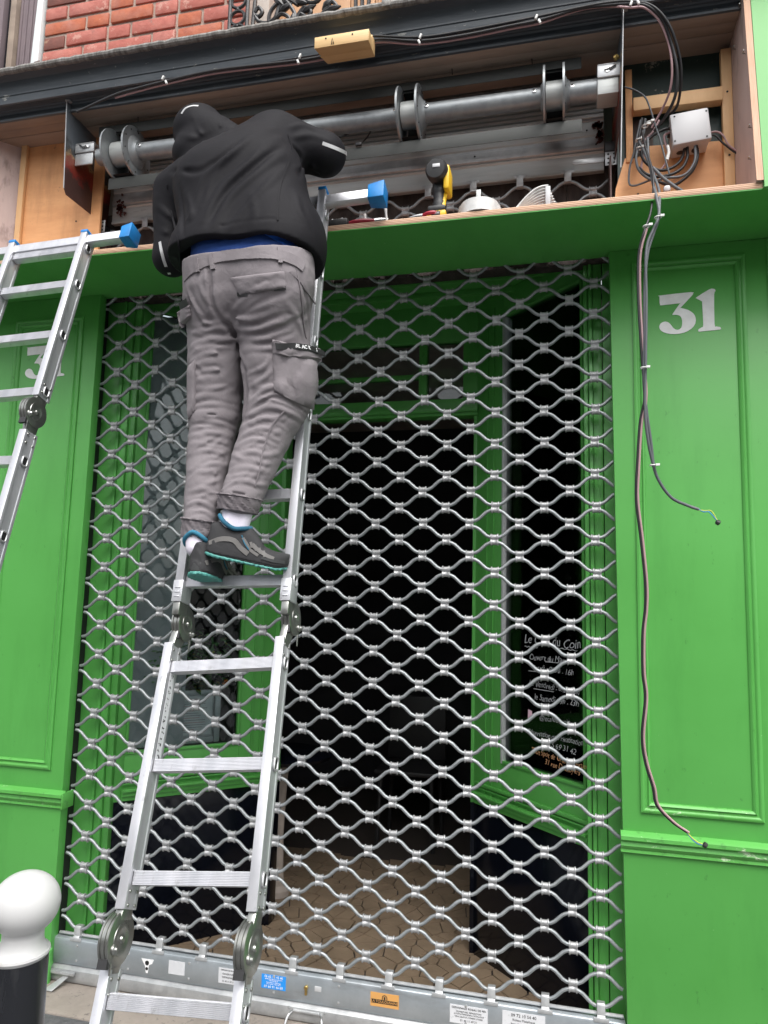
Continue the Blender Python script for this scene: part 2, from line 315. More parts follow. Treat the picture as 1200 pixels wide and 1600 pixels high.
# ================================================================= SETTING
ZG = -.19
g = MB().add([(-60, -60, ZG - .15), (60, -60, ZG - .15), (60, 8, ZG - .15), (-60, 8, ZG - .15)], [(0, 1, 2, 3)]); struct(g.build('road', M['asphalt']))
g = MB(); g.box((-30, -3.6, ZG - .149), (30, -.62, ZG - .006)); struct(g.build('pavement', M['granite'], bevel=.01))
g = MB(); g.box((-1.7, -.235, ZG - .1), (4.6, .06, ZG)); struct(g.build('threshold_step', M['pave'], bevel=.004))
g = MB(); g.box((-1.7, -.40, ZG - .1), (4.6, -.239, ZG - .003)); struct(g.build('asphalt_strip', M['granite'], bevel=.003))
tp = thing('tread_plate_cover', 'ribbed steel tread plate set in the pavement beside the white ball bollard', 'hatch cover', (.3, -.6, ZG))
g = MB(); g.box((-1.2, -1.0, ZG - .1), (.95, -.405, ZG - .004)); g.build('plate', M['tread'], tp, bevel=.003)
g = MB()
for i in range(44):
    for j in range(12):
        x = -1.17 + i * .048; y = -.985 + j * .048
        for k in (-1, 1):
            s_ = .5 if (i + j) % 2 else -.5
            d = np.array([math.cos(.8 * s_ * 2), math.sin(.8 * s_ * 2), 0]); n_ = np.array([-d[1], d[0], 0])
            g.obox((x + n_[0] * .008 * k, y + n_[1] * .008 * k, ZG - .003), d * .017, n_ * .0028, (0, 0, .0016))
stuff(g.build('tread_rib', M['tread'], tp))
# facade across the street (only seen as reflections, shades the horizon)
ob = thing('opposite_building', 'pale rendered building across the street reflected in the shop glass', 'building', (0, -23, ZG))
g = MB(); g.box((-22, -29, ZG - .15), (22, -23, 9)); g.build('wall', M['facade'], ob)
for fl in range(3):
    for k in range(-8, 9):
        g = MB(); g.box((k * 2.5 - .55, -23.0, .6 + fl * 3.0), (k * 2.5 + .55, -22.97, 2.3 + fl * 3.0)); g.build('window', M['facade_dark'], ob)

# ---------------------------------------------------------------- green pilasters
def pilaster(name, label, x0, x1t, x1b, x0t=None, side='r'):
    """face between x0.. with inner edge at x1t (top) / x1b (bottom)"""
    t = thing(name, label, 'pilaster', ((x0 + x1t) / 2, -.05, ZG))
    g = MB(); g.prism([(x0, -.05, ZG), (x1b, -.05, ZG), (x1t, -.05, 2.762), (x0, -.05, 2.762)], (0, .047, 0)); g.build('face_board', M['green'], t, bevel=.0025)
    return t
def panel_frame(t, xa, xb, z0, z1, y=-.05, wd=.036):
    """raised bolection moulding round a sunk panel: four mitred pieces"""
    prof = [(0, 0), (0, .009), (.006, .012), (.012, .010), (.016, .0045), (.022, .0045), (.027, .011), (.033, .007), (wd, .001), (wd, 0)]
    cs = [(xa, z0), (xb, z0), (xb, z1), (xa, z1)]; inn = [(1, 1), (-1, 1), (-1, -1), (1, -1)]
    for k in range(4):
        a, b = cs[k], cs[(k + 1) % 4]; ia, ib = inn[k], inn[(k + 1) % 4]
        V = [(a[0] + ia[0] * p, y - h, a[1] + ia[1] * p) for p, h in prof] + [(b[0] + ib[0] * p, y - h, b[1] + ib[1] * p) for p, h in prof]
        n = len(prof); MB().add(V, [(i, i + 1, i + 1 + n, i + n) for i in range(n - 1)]).build('panel_moulding', M['green_worn'] if k == 0 else M['green'], t, smooth=50)
def dado(t, xa, xb, zt, ret=None):
    prof = [(0, zt + .006), (.022, zt), (.030, zt - .006), (.030, zt - .018), (.022, zt - .024), (.016, zt - .028), (.020, zt - .040), (.014, zt - .05), (.010, zt - .054), (.012, zt - .064), (.004, zt - .068), (0, zt - .068)]
    g = MB(); P = [(xa, -.05 - a, b) for a, b in prof]
    g.prism(P, (xb - xa, 0, 0)); g.build('dado_rail', M['green_worn'], t, smooth=40)
LPX, RPX = (-.083, -.100), (2.147, 2.176)
pl_ = pilaster('green_pilaster', 'green panelled pilaster at the left, number 31 half hidden by the folded ladder', -2.2, -.083, -.100)
panel_frame(pl_, -.52, -.158, .652, 2.662)
dado(pl_, -2.2, -.078, .565); MB().box((-.079, -.078, .50), (-.072, -.002, .566)).build('dado_return', M['green_worn'], pl_, bevel=.002)
g = MB(); g.prism([(-2.2, -.05, -.055), (-2.2, -.062, -.062), (-2.2, -.062, ZG), (-2.2, -.05, ZG)], (2.112, 0, 0)); g.build('skirting', M['green'], pl_)
g = MB(); g.prism([(-1.15, -.05, ZG), (-1.13, -.05, ZG), (-1.13, -.05, 2.7), (-1.15, -.05, 2.7)], (0, -.02, 0)); g.build('edge_strip', M['green'], pl_)
pr_ = pilaster('green_pilaster', 'bright green panelled pilaster at the right with a full white 31', 3.6, 2.147, 2.176)
panel_frame(pr_, 2.229, 2.625, .690, 2.705)
dado(pr_, 2.160, 3.6, .618)
g = MB(); g.box((2.70, -.056, .64), (2.712, -.05, 2.76)); g.build('edge_strip', M['green'], pr_)
# numerals: a fat slab-serif 31 cut from its outline
def digit(name, polys, x0, z0, hgt, parent, slant=0):
    g = MB()
    for poly in polys:
        pts = []
        for i, p in enumerate(poly): pts.append((x0 + p[0] * hgt, -.0512, z0 + p[1] * hgt))
        g.prism(pts, (0, -.0008, 0))
    me = g.mesh(name, M['white_paint'], smooth=0)
    put(bpy.data.objects.new(name, me), parent)
def sm(poly, n=4):
    P = [np.array(p, float) for p in poly]; out = []; N_ = len(P)
    for i in range(N_):
        a, b, c, d = P[i - 1], P[i], P[(i + 1) % N_], P[(i + 2) % N_]
        for k in range(n):
            t = k / n; out.append(.5 * ((2 * b) + (-a + c) * t + (2 * a - 5 * b + 4 * c - d) * t * t + (-a + 3 * b - 3 * c + d) * t ** 3))
    return out
_three = [(.01, .93), (.02, .95), (.70, .98), (.73, .94), (.72, .90), (.47, .63), (.47, .615), (.62, .56), (.73, .47), (.78, .36), (.77, .22), (.68, .10), (.52, .02), (.33, .0), (.15, .03), (.03, .10), (-.01, .19), (.02, .27), (.09, .31), (.17, .30), (.23, .25), (.28, .17), (.34, .11), (.41, .10), (.47, .15), (.49, .25), (.48, .37), (.43, .44), (.35, .46), (.30, .46), (.29, .49), (.44, .71), (.43, .73), (.05, .71), (.02, .73), (.01, .80)]
_one = [(.05, .80), (.05, .82), (.32, .985), (.40, 1.0), (.45, .98), (.46, .93), (.43, .86), (.42, .16), (.45, .10), (.53, .08), (.55, .05), (.53, .02), (.30, .01), (.10, .0), (.07, .02), (.08, .06), (.15, .10), (.18, .16), (.17, .66), (.16, .72), (.07, .78)]
for par, xx, zz, hh, ww in ((pr_, 2.325, 2.416, .162, 1), (pl_, -.452, 2.380, .160, 1)):
    digit('numeral', [sm(_three, 2)], xx, zz, hh, par); digit('numeral', [sm(_one, 2)], xx + .66 * hh + .016, zz + .004, hh, par)

# ---------------------------------------------------------------- recessed shop entrance
en = thing('shop_entrance', 'recessed green shop entrance with angled side windows behind the roller grille', 'shopfront', (1.07, .3, ZG))
G_ = M['green']
g = MB()
for x0, x1, y in ((-.30, -.022, .050), (-.020, -.006, .042), (-.004, .030, .050), (.031, .062, .062)): g.box((x0, y, ZG), (x1, y + .03, 2.86))
g.build('jamb_board', G_, en, bevel=.002)
g = MB()
for x0, x1, y in ((2.125, 2.40, .050), (2.088, 2.122, .054), (2.071, 2.085, .044), (2.052, 2.068, .054), (2.084, 2.09, .06)): g.box((x0, y, ZG), (x1, y + .03, 2.86))
g.build('jamb_board', G_, en, bevel=.002)
# side windows: u runs along the splay from the street side to the door side
def splay(sgn, nm):
    P0 = np.array([.062, .082, 0]) if sgn > 0 else np.array([2.088, .082, 0])
    U = np.array([sgn * math.sqrt(.5), math.sqrt(.5), 0]); N = np.array([sgn * math.sqrt(.5), -math.sqrt(.5), 0])  # N points to the camera side
    Lh = .732
    def q(u, z, n=0): return P0 + U * u + N * n + np.array([0, 0, z])
    def bx(g, u0, u1, z0, z1, n0, n1): g.prism([q(u0, z0, n0), q(u1, z0, n0), q(u1, z1, n0), q(u0, z1, n0)], N * (n1 - n0))
    t = en
    u0, u1, z0, z1 = (.038, .565, .70, 2.75) if sgn > 0 else (.052, .545, .71, 2.745)
    g = MB(); bx(g, 0, u0, .50, 2.86, -.05, 0); g.build('window_stile', G_, t, bevel=.002)
    g = MB(); bx(g, u1, Lh, .50, 2.86, -.05, 0); g.build('window_stile', G_, t, bevel=.002)
    for a in ((u1 + .055, u1 + .062), (u1 + .10, u1 + .106)):
        g = MB(); bx(g, a[0], a[1], .50, 2.80, 0, .007); g.build('stile_bead', G_, t, bevel=.0015)
    g = MB(); bx(g, u0, u1, z1, 2.86, -.05, -.001); g.build('window_head', G_, t, bevel=.002)
    g = MB(); bx(g, u0, u1, .50, z0, -.05, -.001); g.build('window_sill_rail', G_, t, bevel=.002)
    # glazing beads
    for a in ((u0, u0 + .012, z0, z1), (u1 - .012, u1, z0, z1), (u0 + .012, u1 - .012, z0, z0 + .012), (u0 + .012, u1 - .012, z1 - .012, z1)):
        g = MB(); bx(g, *a, -.03, .004); g.build('glazing_bead', G_ if a[1] - a[0] > .1 and a[2] > 2 else M['silver'] if sgn < 0 and a[0] > .3 else G_, t, bevel=.001)
    # moulded apron below the sill
    for (za, zb, n_) in ((.505, .525, .016), (.525, .545, .024), (.545, .556, .034), (.57, .578, .010), (.585, .60, .014)):
        g = MB(); bx(g, .03, Lh - .02, za, zb, 0, n_); g.build('apron_moulding', G_, t, bevel=.002)
    g = MB(); bx(g, 0, Lh, ZG, .499, -.04, -.004); g.build('stall_riser', M['black_tile'], t, bevel=.001)
    g = MB(); bx(g, u0 + .002, u1 - .002, z0 + .002, z1 - .002, -.022, -.016); g.build('window_pane', M['glass'], t, smooth=0)
    return q, bx
qL, bxL = splay(1, 'left'); qR, bxR = splay(-1, 'right')
# door wall at the back of the recess, y = .60
for xa, xb in ((.575, .600), (1.555, 1.574)):
    MB().box((xa, .60, .50), (xb, .68, 2.30)).build('door_jamb', G_, en, bevel=.002); MB().box((xa, .602, ZG), (xb, .68, .499)).build('jamb_base', M['black_tile'], en, bevel=.002)
g = MB(); g.box((.575, .59, 2.30), (1.574, .67, 2.385)); g.build('door_head', G_, en, bevel=.003)
g = MB(); g.box((.575, .575, 2.315), (1.574, .59, 2.34)); g.build('door_head_moulding', G_, en, bevel=.003)
g = MB(); g.box((.575, .60, 2.68), (1.574, .66, 2.87)); g.build('transom_rail', G_, en, bevel=.003)
for x0, x1 in ((.575, .66), (1.28, 1.32), (1.50, 1.574)):
    g = MB(); g.box((x0, .60, 2.385), (x1, .66, 2.68)); g.build('transom_stile', G_, en, bevel=.003)
g = MB(); g.box((.66, .61, 2.50), (1.28, .65, 2.522)); g.build('transom_bar', G_, en, bevel=.003)
g = MB(); g.box((.66, .63, 2.385), (1.50, .634, 2.68)); g.build('transom_pane', M['glass'], en, smooth=0)
g = MB(); g.prism([(.0, .055, 2.862), (2.15, .055, 2.862), (1.55, .68, 2.862), (.6, .68, 2.862)], (0, 0, .03)); g.build('recess_ceiling', G_, en)
for k in range(3):
    g = MB(); y = .12 + k * .15; g.box((.08 + k * .15, y, 2.835), (2.07 - k * .15, y + .02, 2.861)); g.build('ceiling_bead', G_, en, bevel=.003)
# interior room behind the glass
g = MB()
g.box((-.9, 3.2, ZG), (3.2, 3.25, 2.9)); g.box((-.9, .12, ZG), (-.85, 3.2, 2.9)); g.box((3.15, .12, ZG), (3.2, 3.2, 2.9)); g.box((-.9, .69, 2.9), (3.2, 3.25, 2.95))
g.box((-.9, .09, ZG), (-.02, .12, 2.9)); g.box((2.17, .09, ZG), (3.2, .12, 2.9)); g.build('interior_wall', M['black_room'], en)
fl = MB(); fl.box((-.9, .061, ZG - .08), (3.2, 3.2, -.155)); flo = struct(fl.build('shop_floor', M['joint']))
MB().box((-.85, .70, 2.86), (3.15, 3.2, 2.88)).build('interior_ceiling', M['cream'], en)
for xa, xb in ((-.8, .5), (1.65, 3.1)): MB().box((xa, .70, 2.45), (xb, .72, 2.855)).build('glass_grey_panel', M['cream'], en)  # pale panels added inside to give the upper glass its grey reflections
# crazy paving: clipped Voronoi stones
def clip(poly, a, b):
    out = []; mid = (a + b) / 2; n = b - a
    for i in range(len(poly)):
        p, q = poly[i], poly[(i + 1) % len(poly)]; dp, dq = (p - mid) @ n, (q - mid) @ n
        if dp <= 0: out.append(p)
        if (dp < 0 < dq) or (dq < 0 < dp): out.append(p + (q - p) * dp / (dp - dq))
    return out
rng = random.Random(3); seeds = []
NX, NY = 17, 17
for i in range(NX):
    for j in range(NY): seeds.append(np.array([.30 + (i + rng.random()) * .098, .075 + (j + rng.random()) * .086]))
S_ = np.array(seeds)
for k, sd_ in enumerate(seeds):
    poly = [sd_ + np.array(c) * .14 for c in ((-1, -1), (1, -1), (1, 1), (-1, 1))]
    for j in np.argsort(((S_ - sd_) ** 2).sum(1))[1:22]: poly = clip(poly, sd_, S_[j])
    if len(poly) < 3: continue
    c = sum(poly) / len(poly); pp = []
    for p in poly:
        v = p - c; L = np.linalg.norm(v); pp.append(c + v * max(.3, (L - .0042) / L) if L > 0 else p)
    pp = [np.array([p[0], max(p[1], .066)]) for p in pp]
    zt = -.146 + rng.uniform(-.0012, .0012)
    inside = [c2 + 0 for c2 in pp]
    g = MB(); g.prism([(p[0], p[1], -.156) for p in pp], (0, 0, zt + .156)); g.build('paving_stone', M['stone'], flo, smooth=0)

# glimpses inside the shop
tb = thing('bistro_table', 'white turned table pedestal just inside the open door', 'table', (.50, 1.0, -.146))
MB().lathe((.505, .95, -.146), (0, 0, 1), [(0, .06), (.03, .06), (.05, .035), (.12, .028), (.3, .022), (.5, .028), (.62, .035), (.70, .03)], 20).build('pedestal', M['cream'], tb)
MB().lathe((.505, .95, .555), (0, 0, 1), [(0, .26), (.02, .27), (.025, .26)], 28).build('table_top', M['black_tile'], tb)
ch = thing('cafe_chair', 'dark cafe chair barely visible in the dark room behind the door', 'chair', (1.0, 2.0, -.146))
for dx, dy in ((-.18, -.18), (.18, -.18), (.18, .18), (-.18, .18)): MB().tube([(1.0 + dx, 2.0 + dy, -.146), (1.0 + dx * .9, 2.0 + dy * .9, .30)], .014).build('leg', M['tool_black'], ch)
MB().box((.8, 1.8, .30), (1.2, 2.2, .33)).build('seat', M['tool_black'], ch, bevel=.01)
MB().box((.8, 2.18, .33), (1.2, 2.21, .75)).build('backrest', M['tool_black'], ch, bevel=.01)

# left window: film that also carries the reflected sky's grey, plants, menu case
fm = MB(); bxL(fm, .05, .30, .72, 2.73, -.030, -.026); tag(fm.build('film_with_reflection', M['film']), 'grey film on the street half of the left window, its tone also standing for reflected sky', 'window film')
MB().lathe(qL(.235, 1.235, -.024), (math.sqrt(.5), -math.sqrt(.5), 0), [(0, .022), (.001, .022)], 16).build('tree_emblem', M['leaf'], None)
o = bpy.data.objects['tree_emblem']; tag(o, 'round green tree emblem on the grey film of the left window', 'emblem'); 
tz = MB(); tz.tube([qL(.235, 1.15, -.023), qL(.232, 1.18, -.023), qL(.235, 1.215, -.023)], .0018, 5)
tz.tube([qL(.19, 1.165, -.023), qL(.235, 1.15, -.023), qL(.30, 1.172, -.023)], .002, 5); tz.build('tree_trunk', M['leaf'], o)
mc = thing('menu_case', 'silver framed menu case standing behind the left window', 'menu board', qL(.25, .70, -.06))
g = MB(); bxL(g, .11, .475, .722, .952, -.10, -.055); g.build('case_back', M['silver'], mc, bevel=.008)
for a in ((.105, .135, .715, .96), (.45, .48, .715, .96), (.135, .45, .715, .742), (.135, .45, .935, .96)):
    g = MB(); bxL(g, *a, -.054, -.036); g.build('frame_bar', M['silver'], mc, bevel=.006)
for (a, b) in ((.145, .285), (.295, .44)):
    g = MB(); bxL(g, a, b, .752, .928, -.053, -.050); pg = g.build('menu_page', M['paper'], mc)
    for i in range(15):
        z = .918 - i * .0108; rr = rng.uniform(.4, .92)
        g = MB(); bxL(g, a + .01, a + .01 + (b - a - .02) * rr, z - .0016, z, -.050, -.0493)
        g.build('print_line', M['ink_red'] if i % 5 in (0, 3) else M['ink_blk'], pg, smooth=0)
def leafy(name, label, cx, cy, z0, z1, n, rad, mats, fruit=0, seed=1):
    r = random.Random(seed); t = thing(name, label, 'plant', (cx, cy, z0))
    g = MB(); g.tube([(cx, cy, z0), (cx + .01, cy, (z0 + z1) / 2), (cx, cy + .01, z1)], .006, 6); g.build('stem', M['leaf'], t)
    for mi, mm in enumerate(mats):
        g = MB()
        for i in range(n // (1 if mi == 0 else 6)):
            a = r.uniform(0, 6.28); rr = rad * math.sqrt(r.random()); z = r.uniform(z0, z1); c = np.array([cx + rr * math.cos(a), cy + rr * math.sin(a) * .6, z])
            d = np.array([math.cos(a) * .8, math.sin(a) * .8, r.uniform(-.5, .7)]); d /= np.linalg.norm(d); s_ = np.cross(d, [0, 0, 1]); s_ /= np.linalg.norm(s_) + 1e-9; L_ = r.uniform(.025, .05); W_ = L_ * .36
            up = np.cross(s_, d)
            g.add([c, c + d * L_ * .5 + s_ * W_, c + d * L_ * .5 - s_ * W_, c + d * L_ - up * .008, c + d * L_ * .5 + up * .004], [(0, 4, 1), (0, 2, 4), (1, 4, 3), (4, 2, 3)])
        g.build('foliage' if mi == 0 else 'pale_leaf', mm, t)
    return t
A_ = qL(.30, 0, -.13); B_ = qL(.45, 0, -.14); C_ = qL(.15, 0, -.10)
leafy('potted_plant', 'leafy dark green plant above the menu case with yellow leaf tips', A_[0], A_[1], .95, 1.24, 260, .10, [M['leaf'], M['leaf_y']], seed=2)
leafy('potted_plant', 'smaller leafy plant at the door end of the left window', B_[0], B_[1], .95, 1.20, 200, .09, [M['leaf'], M['leaf_y']], seed=5)
leafy('potted_plant', 'dark plant low behind the grey film of the left window', C_[0], C_[1], .9, 1.15, 160, .09, [M['leaf']], seed=8)
c = qL(.505, .985, -.06); tag(MB().lathe(c - np.array([0, 0, .018]), (0, 0, 1), [(0, .004), (.004, .012), (.014, .018), (.024, .016), (.032, .008), (.035, .002)], 16).build('orange_fruit', M['orange']), 'small orange fruit beside the menu case in the left window', 'fruit')

# right window: chalk-pen opening hours written on the glass
cw = thing('chalk_notice', 'white chalk pen opening hours handwritten on the right window glass', 'notice', qR(.3, 1.2, -.014))
UXr = np.array([math.sqrt(.5), -math.sqrt(.5), 0]); 
def chalk(txt, px, py, size, m='chalk', al='CENTER', sh=.22, bold=-.0004, sx=1.0, tilt=0):
    size *= .84; sx *= 1.08; rj = random.Random(len(txt) * 7 + int(py)); tilt = rj.uniform(-.03, .03)
    p = onplane(px, py, (1, 1, 0), 2.17 - .020); c_, s_ = math.cos(tilt), math.sin(tilt)
    ux = UXr * c_ + np.array([0, 0, s_]); uz = np.array([0, 0, c_]) - UXr * s_
    return text_mesh('handwritten_line', txt, size, M[m], cw, p, ux, uz, al, .0002, sh, bold, sx, .055)
def uline(x0, y0, x1, y1, m='chalk', wv=0, r=.0013):
    a, b = onplane(x0, y0, (1, 1, 0), 2.148), onplane(x1, y1, (1, 1, 0), 2.148)
    pts = [a + (b - a) * k / 16 + np.array([0, 0, wv * math.sin(k * 1.6)]) for k in range(17)]
    MB().tube(pts, r, 5).build('underline', M[m], cw)
chalk('Le Café du Coin', 861, 1003, .062, sx=.86)
uline(820, 1010, 840, 1012, wv=.003); uline(868, 1012, 902, 1017, wv=.002)
chalk('Ouvert du Mardi au', 862, 1030, .042, sx=.86); uline(852, 1034, 874, 1036)
chalk('Jeudi : 8h30 . 16h', 864, 1047, .040, 'chalk', sx=.88); uline(826, 1048, 842, 1050)
chalk('Le Vendredi : 8h30.23h', 864, 1074, .040, sx=.82); uline(834, 1076, 865, 1081)
chalk('le Samedi : 9h . 23h', 868, 1094, .042, sx=.82); uline(834, 1099, 862, 1101)
chalk('@ecafeducoin', 866, 1125, .036, sx=.9)
chalk('Réservation ou Privatisation :', 868, 1152, .038, sx=.78)
chalk('06 25 69 31 42', 872, 1167, .038, sx=.9)
chalk('Tout Spot de Grand Quartier', 872, 1185, .036, 'chalk_o', sx=.78)
chalk('31 rue Desnoyers', 878, 1199, .036, 'chalk_o', sx=.8)
p = onplane(828, 1118, (1, 1, 0), 2.149); MB().lathe(p, (1, -1, 0), [(0, .012), (.001, .012)], 12); g = MB(); g.prism([p + UXr * a + np.array([0, 0, b]) for a, b in ((-.012, -.02), (.006, -.014), (.014, .004), (.012, .02), (-.010, .024))], (-.0005, -.0005, 0)); g.build('pink_sketch', M['chalk_p'], cw)
# ================================================================= PLYWOOD HOUSING (opened shutter box)
bxh = thing('plywood_housing', 'open plywood shutter box above the grille with green painted underside', 'shutter box', (1.0, -.2, 2.765))
M['shelf_edge'] = None
def layered(name):
    mt = mat(name, (.58, .36, .22), .7, bump=.1, bscale=80, stretch=(1, 1, 1)); N = mt.node_tree.nodes; L = mt.node_tree.links; b = N['Principled BSDF']
    tc = N.new('ShaderNodeTexCoord'); sp = N.new('ShaderNodeSeparateXYZ'); L.new(tc.outputs['Object'], sp.inputs[0])
    ns = N.new('ShaderNodeTexNoise'); ns.inputs['Scale'].default_value = 12; L.new(tc.outputs['Object'], ns.inputs[0])
    ad = N.new('ShaderNodeMath'); ad.operation = 'MULTIPLY_ADD'; ad.inputs[1].default_value = .003; L.new(ns.outputs[0], ad.inputs[0]); 
    sm_ = N.new('ShaderNodeMath'); sm_.operation = 'ADD'; sm_.inputs[1].default_value = 0
    L.new(sp.outputs[2], ad.inputs[2]); mo = N.new('ShaderNodeMath'); mo.operation = 'FRACT'; mu = N.new('ShaderNodeMath'); mu.operation = 'MULTIPLY'; mu.inputs[1].default_value = 170
    L.new(ad.outputs[0], mu.inputs[0]); L.new(mu.outputs[0], mo.inputs[0]); r = N.new('ShaderNodeValToRGB'); r.color_ramp.interpolation = 'LINEAR'
    r.color_ramp.elements[0].color = (.30, .13, .08, 1); r.color_ramp.elements[1].color = (.62, .42, .28, 1); r.color_ramp.elements[0].position = .25; r.color_ramp.elements[1].position = .5
    L.new(mo.outputs[0], r.inputs[0]); L.new(r.outputs[0], b.inputs['Base Color']); return mt
M['shelf_edge'] = layered('plywood_edge')
SY = -.40
g = MB(); g.box((-1.9, SY, 2.7665), (2.605, .0, 2.787)); g.build('bottom_panel', M['shelf_edge'], bxh, bevel=.001)
g = MB(); g.box((-2.4, SY + .001, 2.7625), (2.604, .0, 2.766)); g.build('painted_underside', M['green'], bxh); g = MB(); g.box((2.6045, -.413, 2.7635), (3.6, .0, 2.767)); g.build('painted_underside', M['green'], bxh)
# right side panel, seen from inside
g = MB(); g.prism([(2.585, -.41, 2.788), (2.585, -.02, 2.788), (2.585, -.02, 3.62), (2.585, -.318, 3.62)], (.016, 0, 0)); g.build('side_panel', M['ply_pink'], bxh)
M['side_edge'] = mat('side_panel_edge', (.52, .27, .17), .7, var=(.66, .46, .32), vscale=60, stretch=(9, 1, .12))
g = MB(); g.prism([(2.5845, -.412, 2.788), (2.6055, -.412, 2.788), (2.6055, -.320, 3.62), (2.5845, -.320, 3.62)], (0, .004, 0)); g.build('panel_edge', M['side_edge'], bxh)
g = MB(); g.prism([(2.607, -.414, 2.763), (3.4, -.414, 2.763), (3.4, -.320, 3.64), (2.607, -.320, 3.64)], (0, .02, 0)); tag(g.build('green_board', M['green_skylit']), 'green board right of the open plywood box, coloured paler for the sky it faces', 'board')
# left side panel
g = MB(); g.box((-.545, -.41, 2.788), (-.53, -.06, 3.50)); 
g = MB(); g.prism([(-.52, -.10, 2.788), (-.52, -.10, 3.55), (-.80, -.40, 3.55), (-.80, -.40, 2.788)], (-.012, .012, 0)); g.build('side_panel', M['ply_pink'], bxh)
# backs
g = MB(); g.box((-.50, -.105, 2.788), (-.075, -.093, 3.56)); g.build('back_panel', M['ply'], bxh)
g = MB(); g.box((-.515, -.125, 2.788), (-.485, -.106, 3.53)); g.build('batten', M['batten'], bxh, bevel=.002)
g = MB(); g.box((-.088, -.118, 2.788), (-.074, -.106, 2.95)); g.build('batten', M['batten'], bxh, bevel=.001)
# right: orange plywood, dark old panel above, battens
z_a = at(1060, 215, Y=-.12)[2]
g = MB(); g.prism([(2.155, -.112, 2.788), (2.585, -.112, 2.788), (2.585, -.112, 3.125), (2.28, -.112, 3.14), (2.28, -.112, 3.10), (2.205, -.112, 3.10), (2.17, -.112, 2.98)], (0, .012, 0)); g.build('back_panel', M['ply'], bxh)
g = MB(); g.box((2.21, -.118, 3.08), (2.235, -.102, 3.46)); g.build('batten', M['ply'], bxh, bevel=.001)
g = MB(); g.box((2.548, -.14, 2.788), (2.584, -.113, 3.475)); g.build('batten', M['batten'], bxh, bevel=.002)
g = MB(); g.prism([(2.235, -.155, 3.262), (2.235, -.155, 3.315), (2.235, -.115, 3.315), (2.235, -.115, 3.262)], (.312, 0, 0)); 
g.build('cross_batten', M['batten'], bxh, bevel=.002)
g = MB(); g.box((2.18, -.09, 2.95), (2.6, -.07, 3.56)); g.build('old_panel', M['greenblack'], bxh)
g = MB(); g.box((2.236, -.096, 3.09), (2.31, -.0905, 3.262)); g.build('wood_scrap', M['lintel'], bxh)
# screws / nail heads
g = MB()
for x, z in ((2.566, 3.05), (2.567, 2.90), (2.566, 3.3), (2.25, 2.95), (2.30, 2.86), (-.20, 3.1), (-.35, 2.95)): g.lathe((x, -.1405 if x > 2.5 else -.1125 if x > 0 else -.1055, z), (0, -1, 0), [(0, .004), (.001, .004)], 8)
g.loose('screw_head', M['dark'], bxh)
g = MB()
for y, z in ((-.33, 3.30), (-.37, 3.0), (-.35, 2.90), (-.2, 3.42), (-.3, 3.5)): g.tube([(2.5845, y, z), (2.575, y - .006, z - .002), (2.574, y - .025, z - .004)], .0018, 5)
g.loose('bent_nail', M['zinc'], bxh)
# soffit boards under the cornice, front to back
for i, (ya, yb) in enumerate(((-.285, -.236), (-.234, -.185), (-.183, -.06))):
    g = MB(); g.box((-.9, ya, 3.50 + .0015 * (i % 2)), (2.585, yb, 3.525)); g.build('soffit_board', M['soffit'], bxh, bevel=.0015)
g = MB()
for x, y in ((.15, -.20), (.45, -.22), (1.55, -.21), (1.86, -.20), (2.36, -.22)): g.tube([(x, y, 3.501), (x + .002, y, 3.475)], .0018, 5)
g.loose('nail', M['dark'], bxh)
# lintel of old wood behind the top of the grille
li = thing('old_lintel', 'rough dark timber lintel behind the top rows of the grille', 'beam', (1.0, .045, 2.80))
for x0, x1 in ((-.2, .35), (.352, .93), (.932, 1.49), (1.492, 1.99), (1.992, 2.3)):
    g = MB(); g.box((x0, .040, 2.788), (x1, .058, 3.2)); g.build('timber_board', M['lintel'], li, bevel=.002)
g = MB(); g.box((-.2, .030, 2.762), (2.3, .10, 2.787)); g.build('rough_underside', M['lintel'], li, bevel=.004)
g = MB(); r = random.Random(5)
for i in range(70):
    x = r.uniform(-.08, 2.15); g.obox((x, r.uniform(.012, .035), 2.768 + r.uniform(-.006, .01)), (r.uniform(.01, .04), 0, r.uniform(-.006, .006)), (0, .006, 0), (0, 0, r.uniform(.004, .011)))
stuff(g.build('mortar_crumbs', M['lintel'], li))

# ================================================================= CORNICE
co = thing('cornice', 'slate blue wooden cornice with peeling paint and a zinc lip above the box', 'cornice', (1.0, -.4, 3.5))
prof = [(-.285, 3.500), (-.296, 3.500), (-.297, 3.508), (-.291, 3.511), (-.291, 3.532), (-.297, 3.537), (-.304, 3.538), (-.308, 3.542), (-.322, 3.543), (-.336, 3.541), (-.346, 3.534), (-.352, 3.537), (-.354, 3.548), (-.348, 3.553),
        (-.350, 3.572), (-.354, 3.575), (-.354, 3.581), (-.350, 3.584), (-.353, 3.606), (-.358, 3.618), (-.366, 3.630), (-.378, 3.636), (-.388, 3.637), (-.398, 3.640)]
def prun(g, P, x0, x1): g.add([(x0, a, b) for a, b in P] + [(x1, a, b) for a, b in P], [(i, i + 1, i + 1 + len(P), i + len(P)) for i in range(len(P) - 1)]); return g
XR = 2.584
for (a, b) in ((0, 6), (5, 12), (11, len(prof))):
    g = MB(); prun(g, prof[a:b], -2.2, XR); g.build('moulding', M['cornice'], co, smooth=28)
g = MB(); g.tube([(-2.2 + i * .0302, -.402 - .0008 * math.sin(i * 1.3), 3.6505 + .0011 * math.sin(i * 2.1)) for i in range(175)], [.0145 + .0012 * math.sin(i * 2.9) for i in range(175)], 10); g.build('zinc_lip', M['cornice_lip'], co)
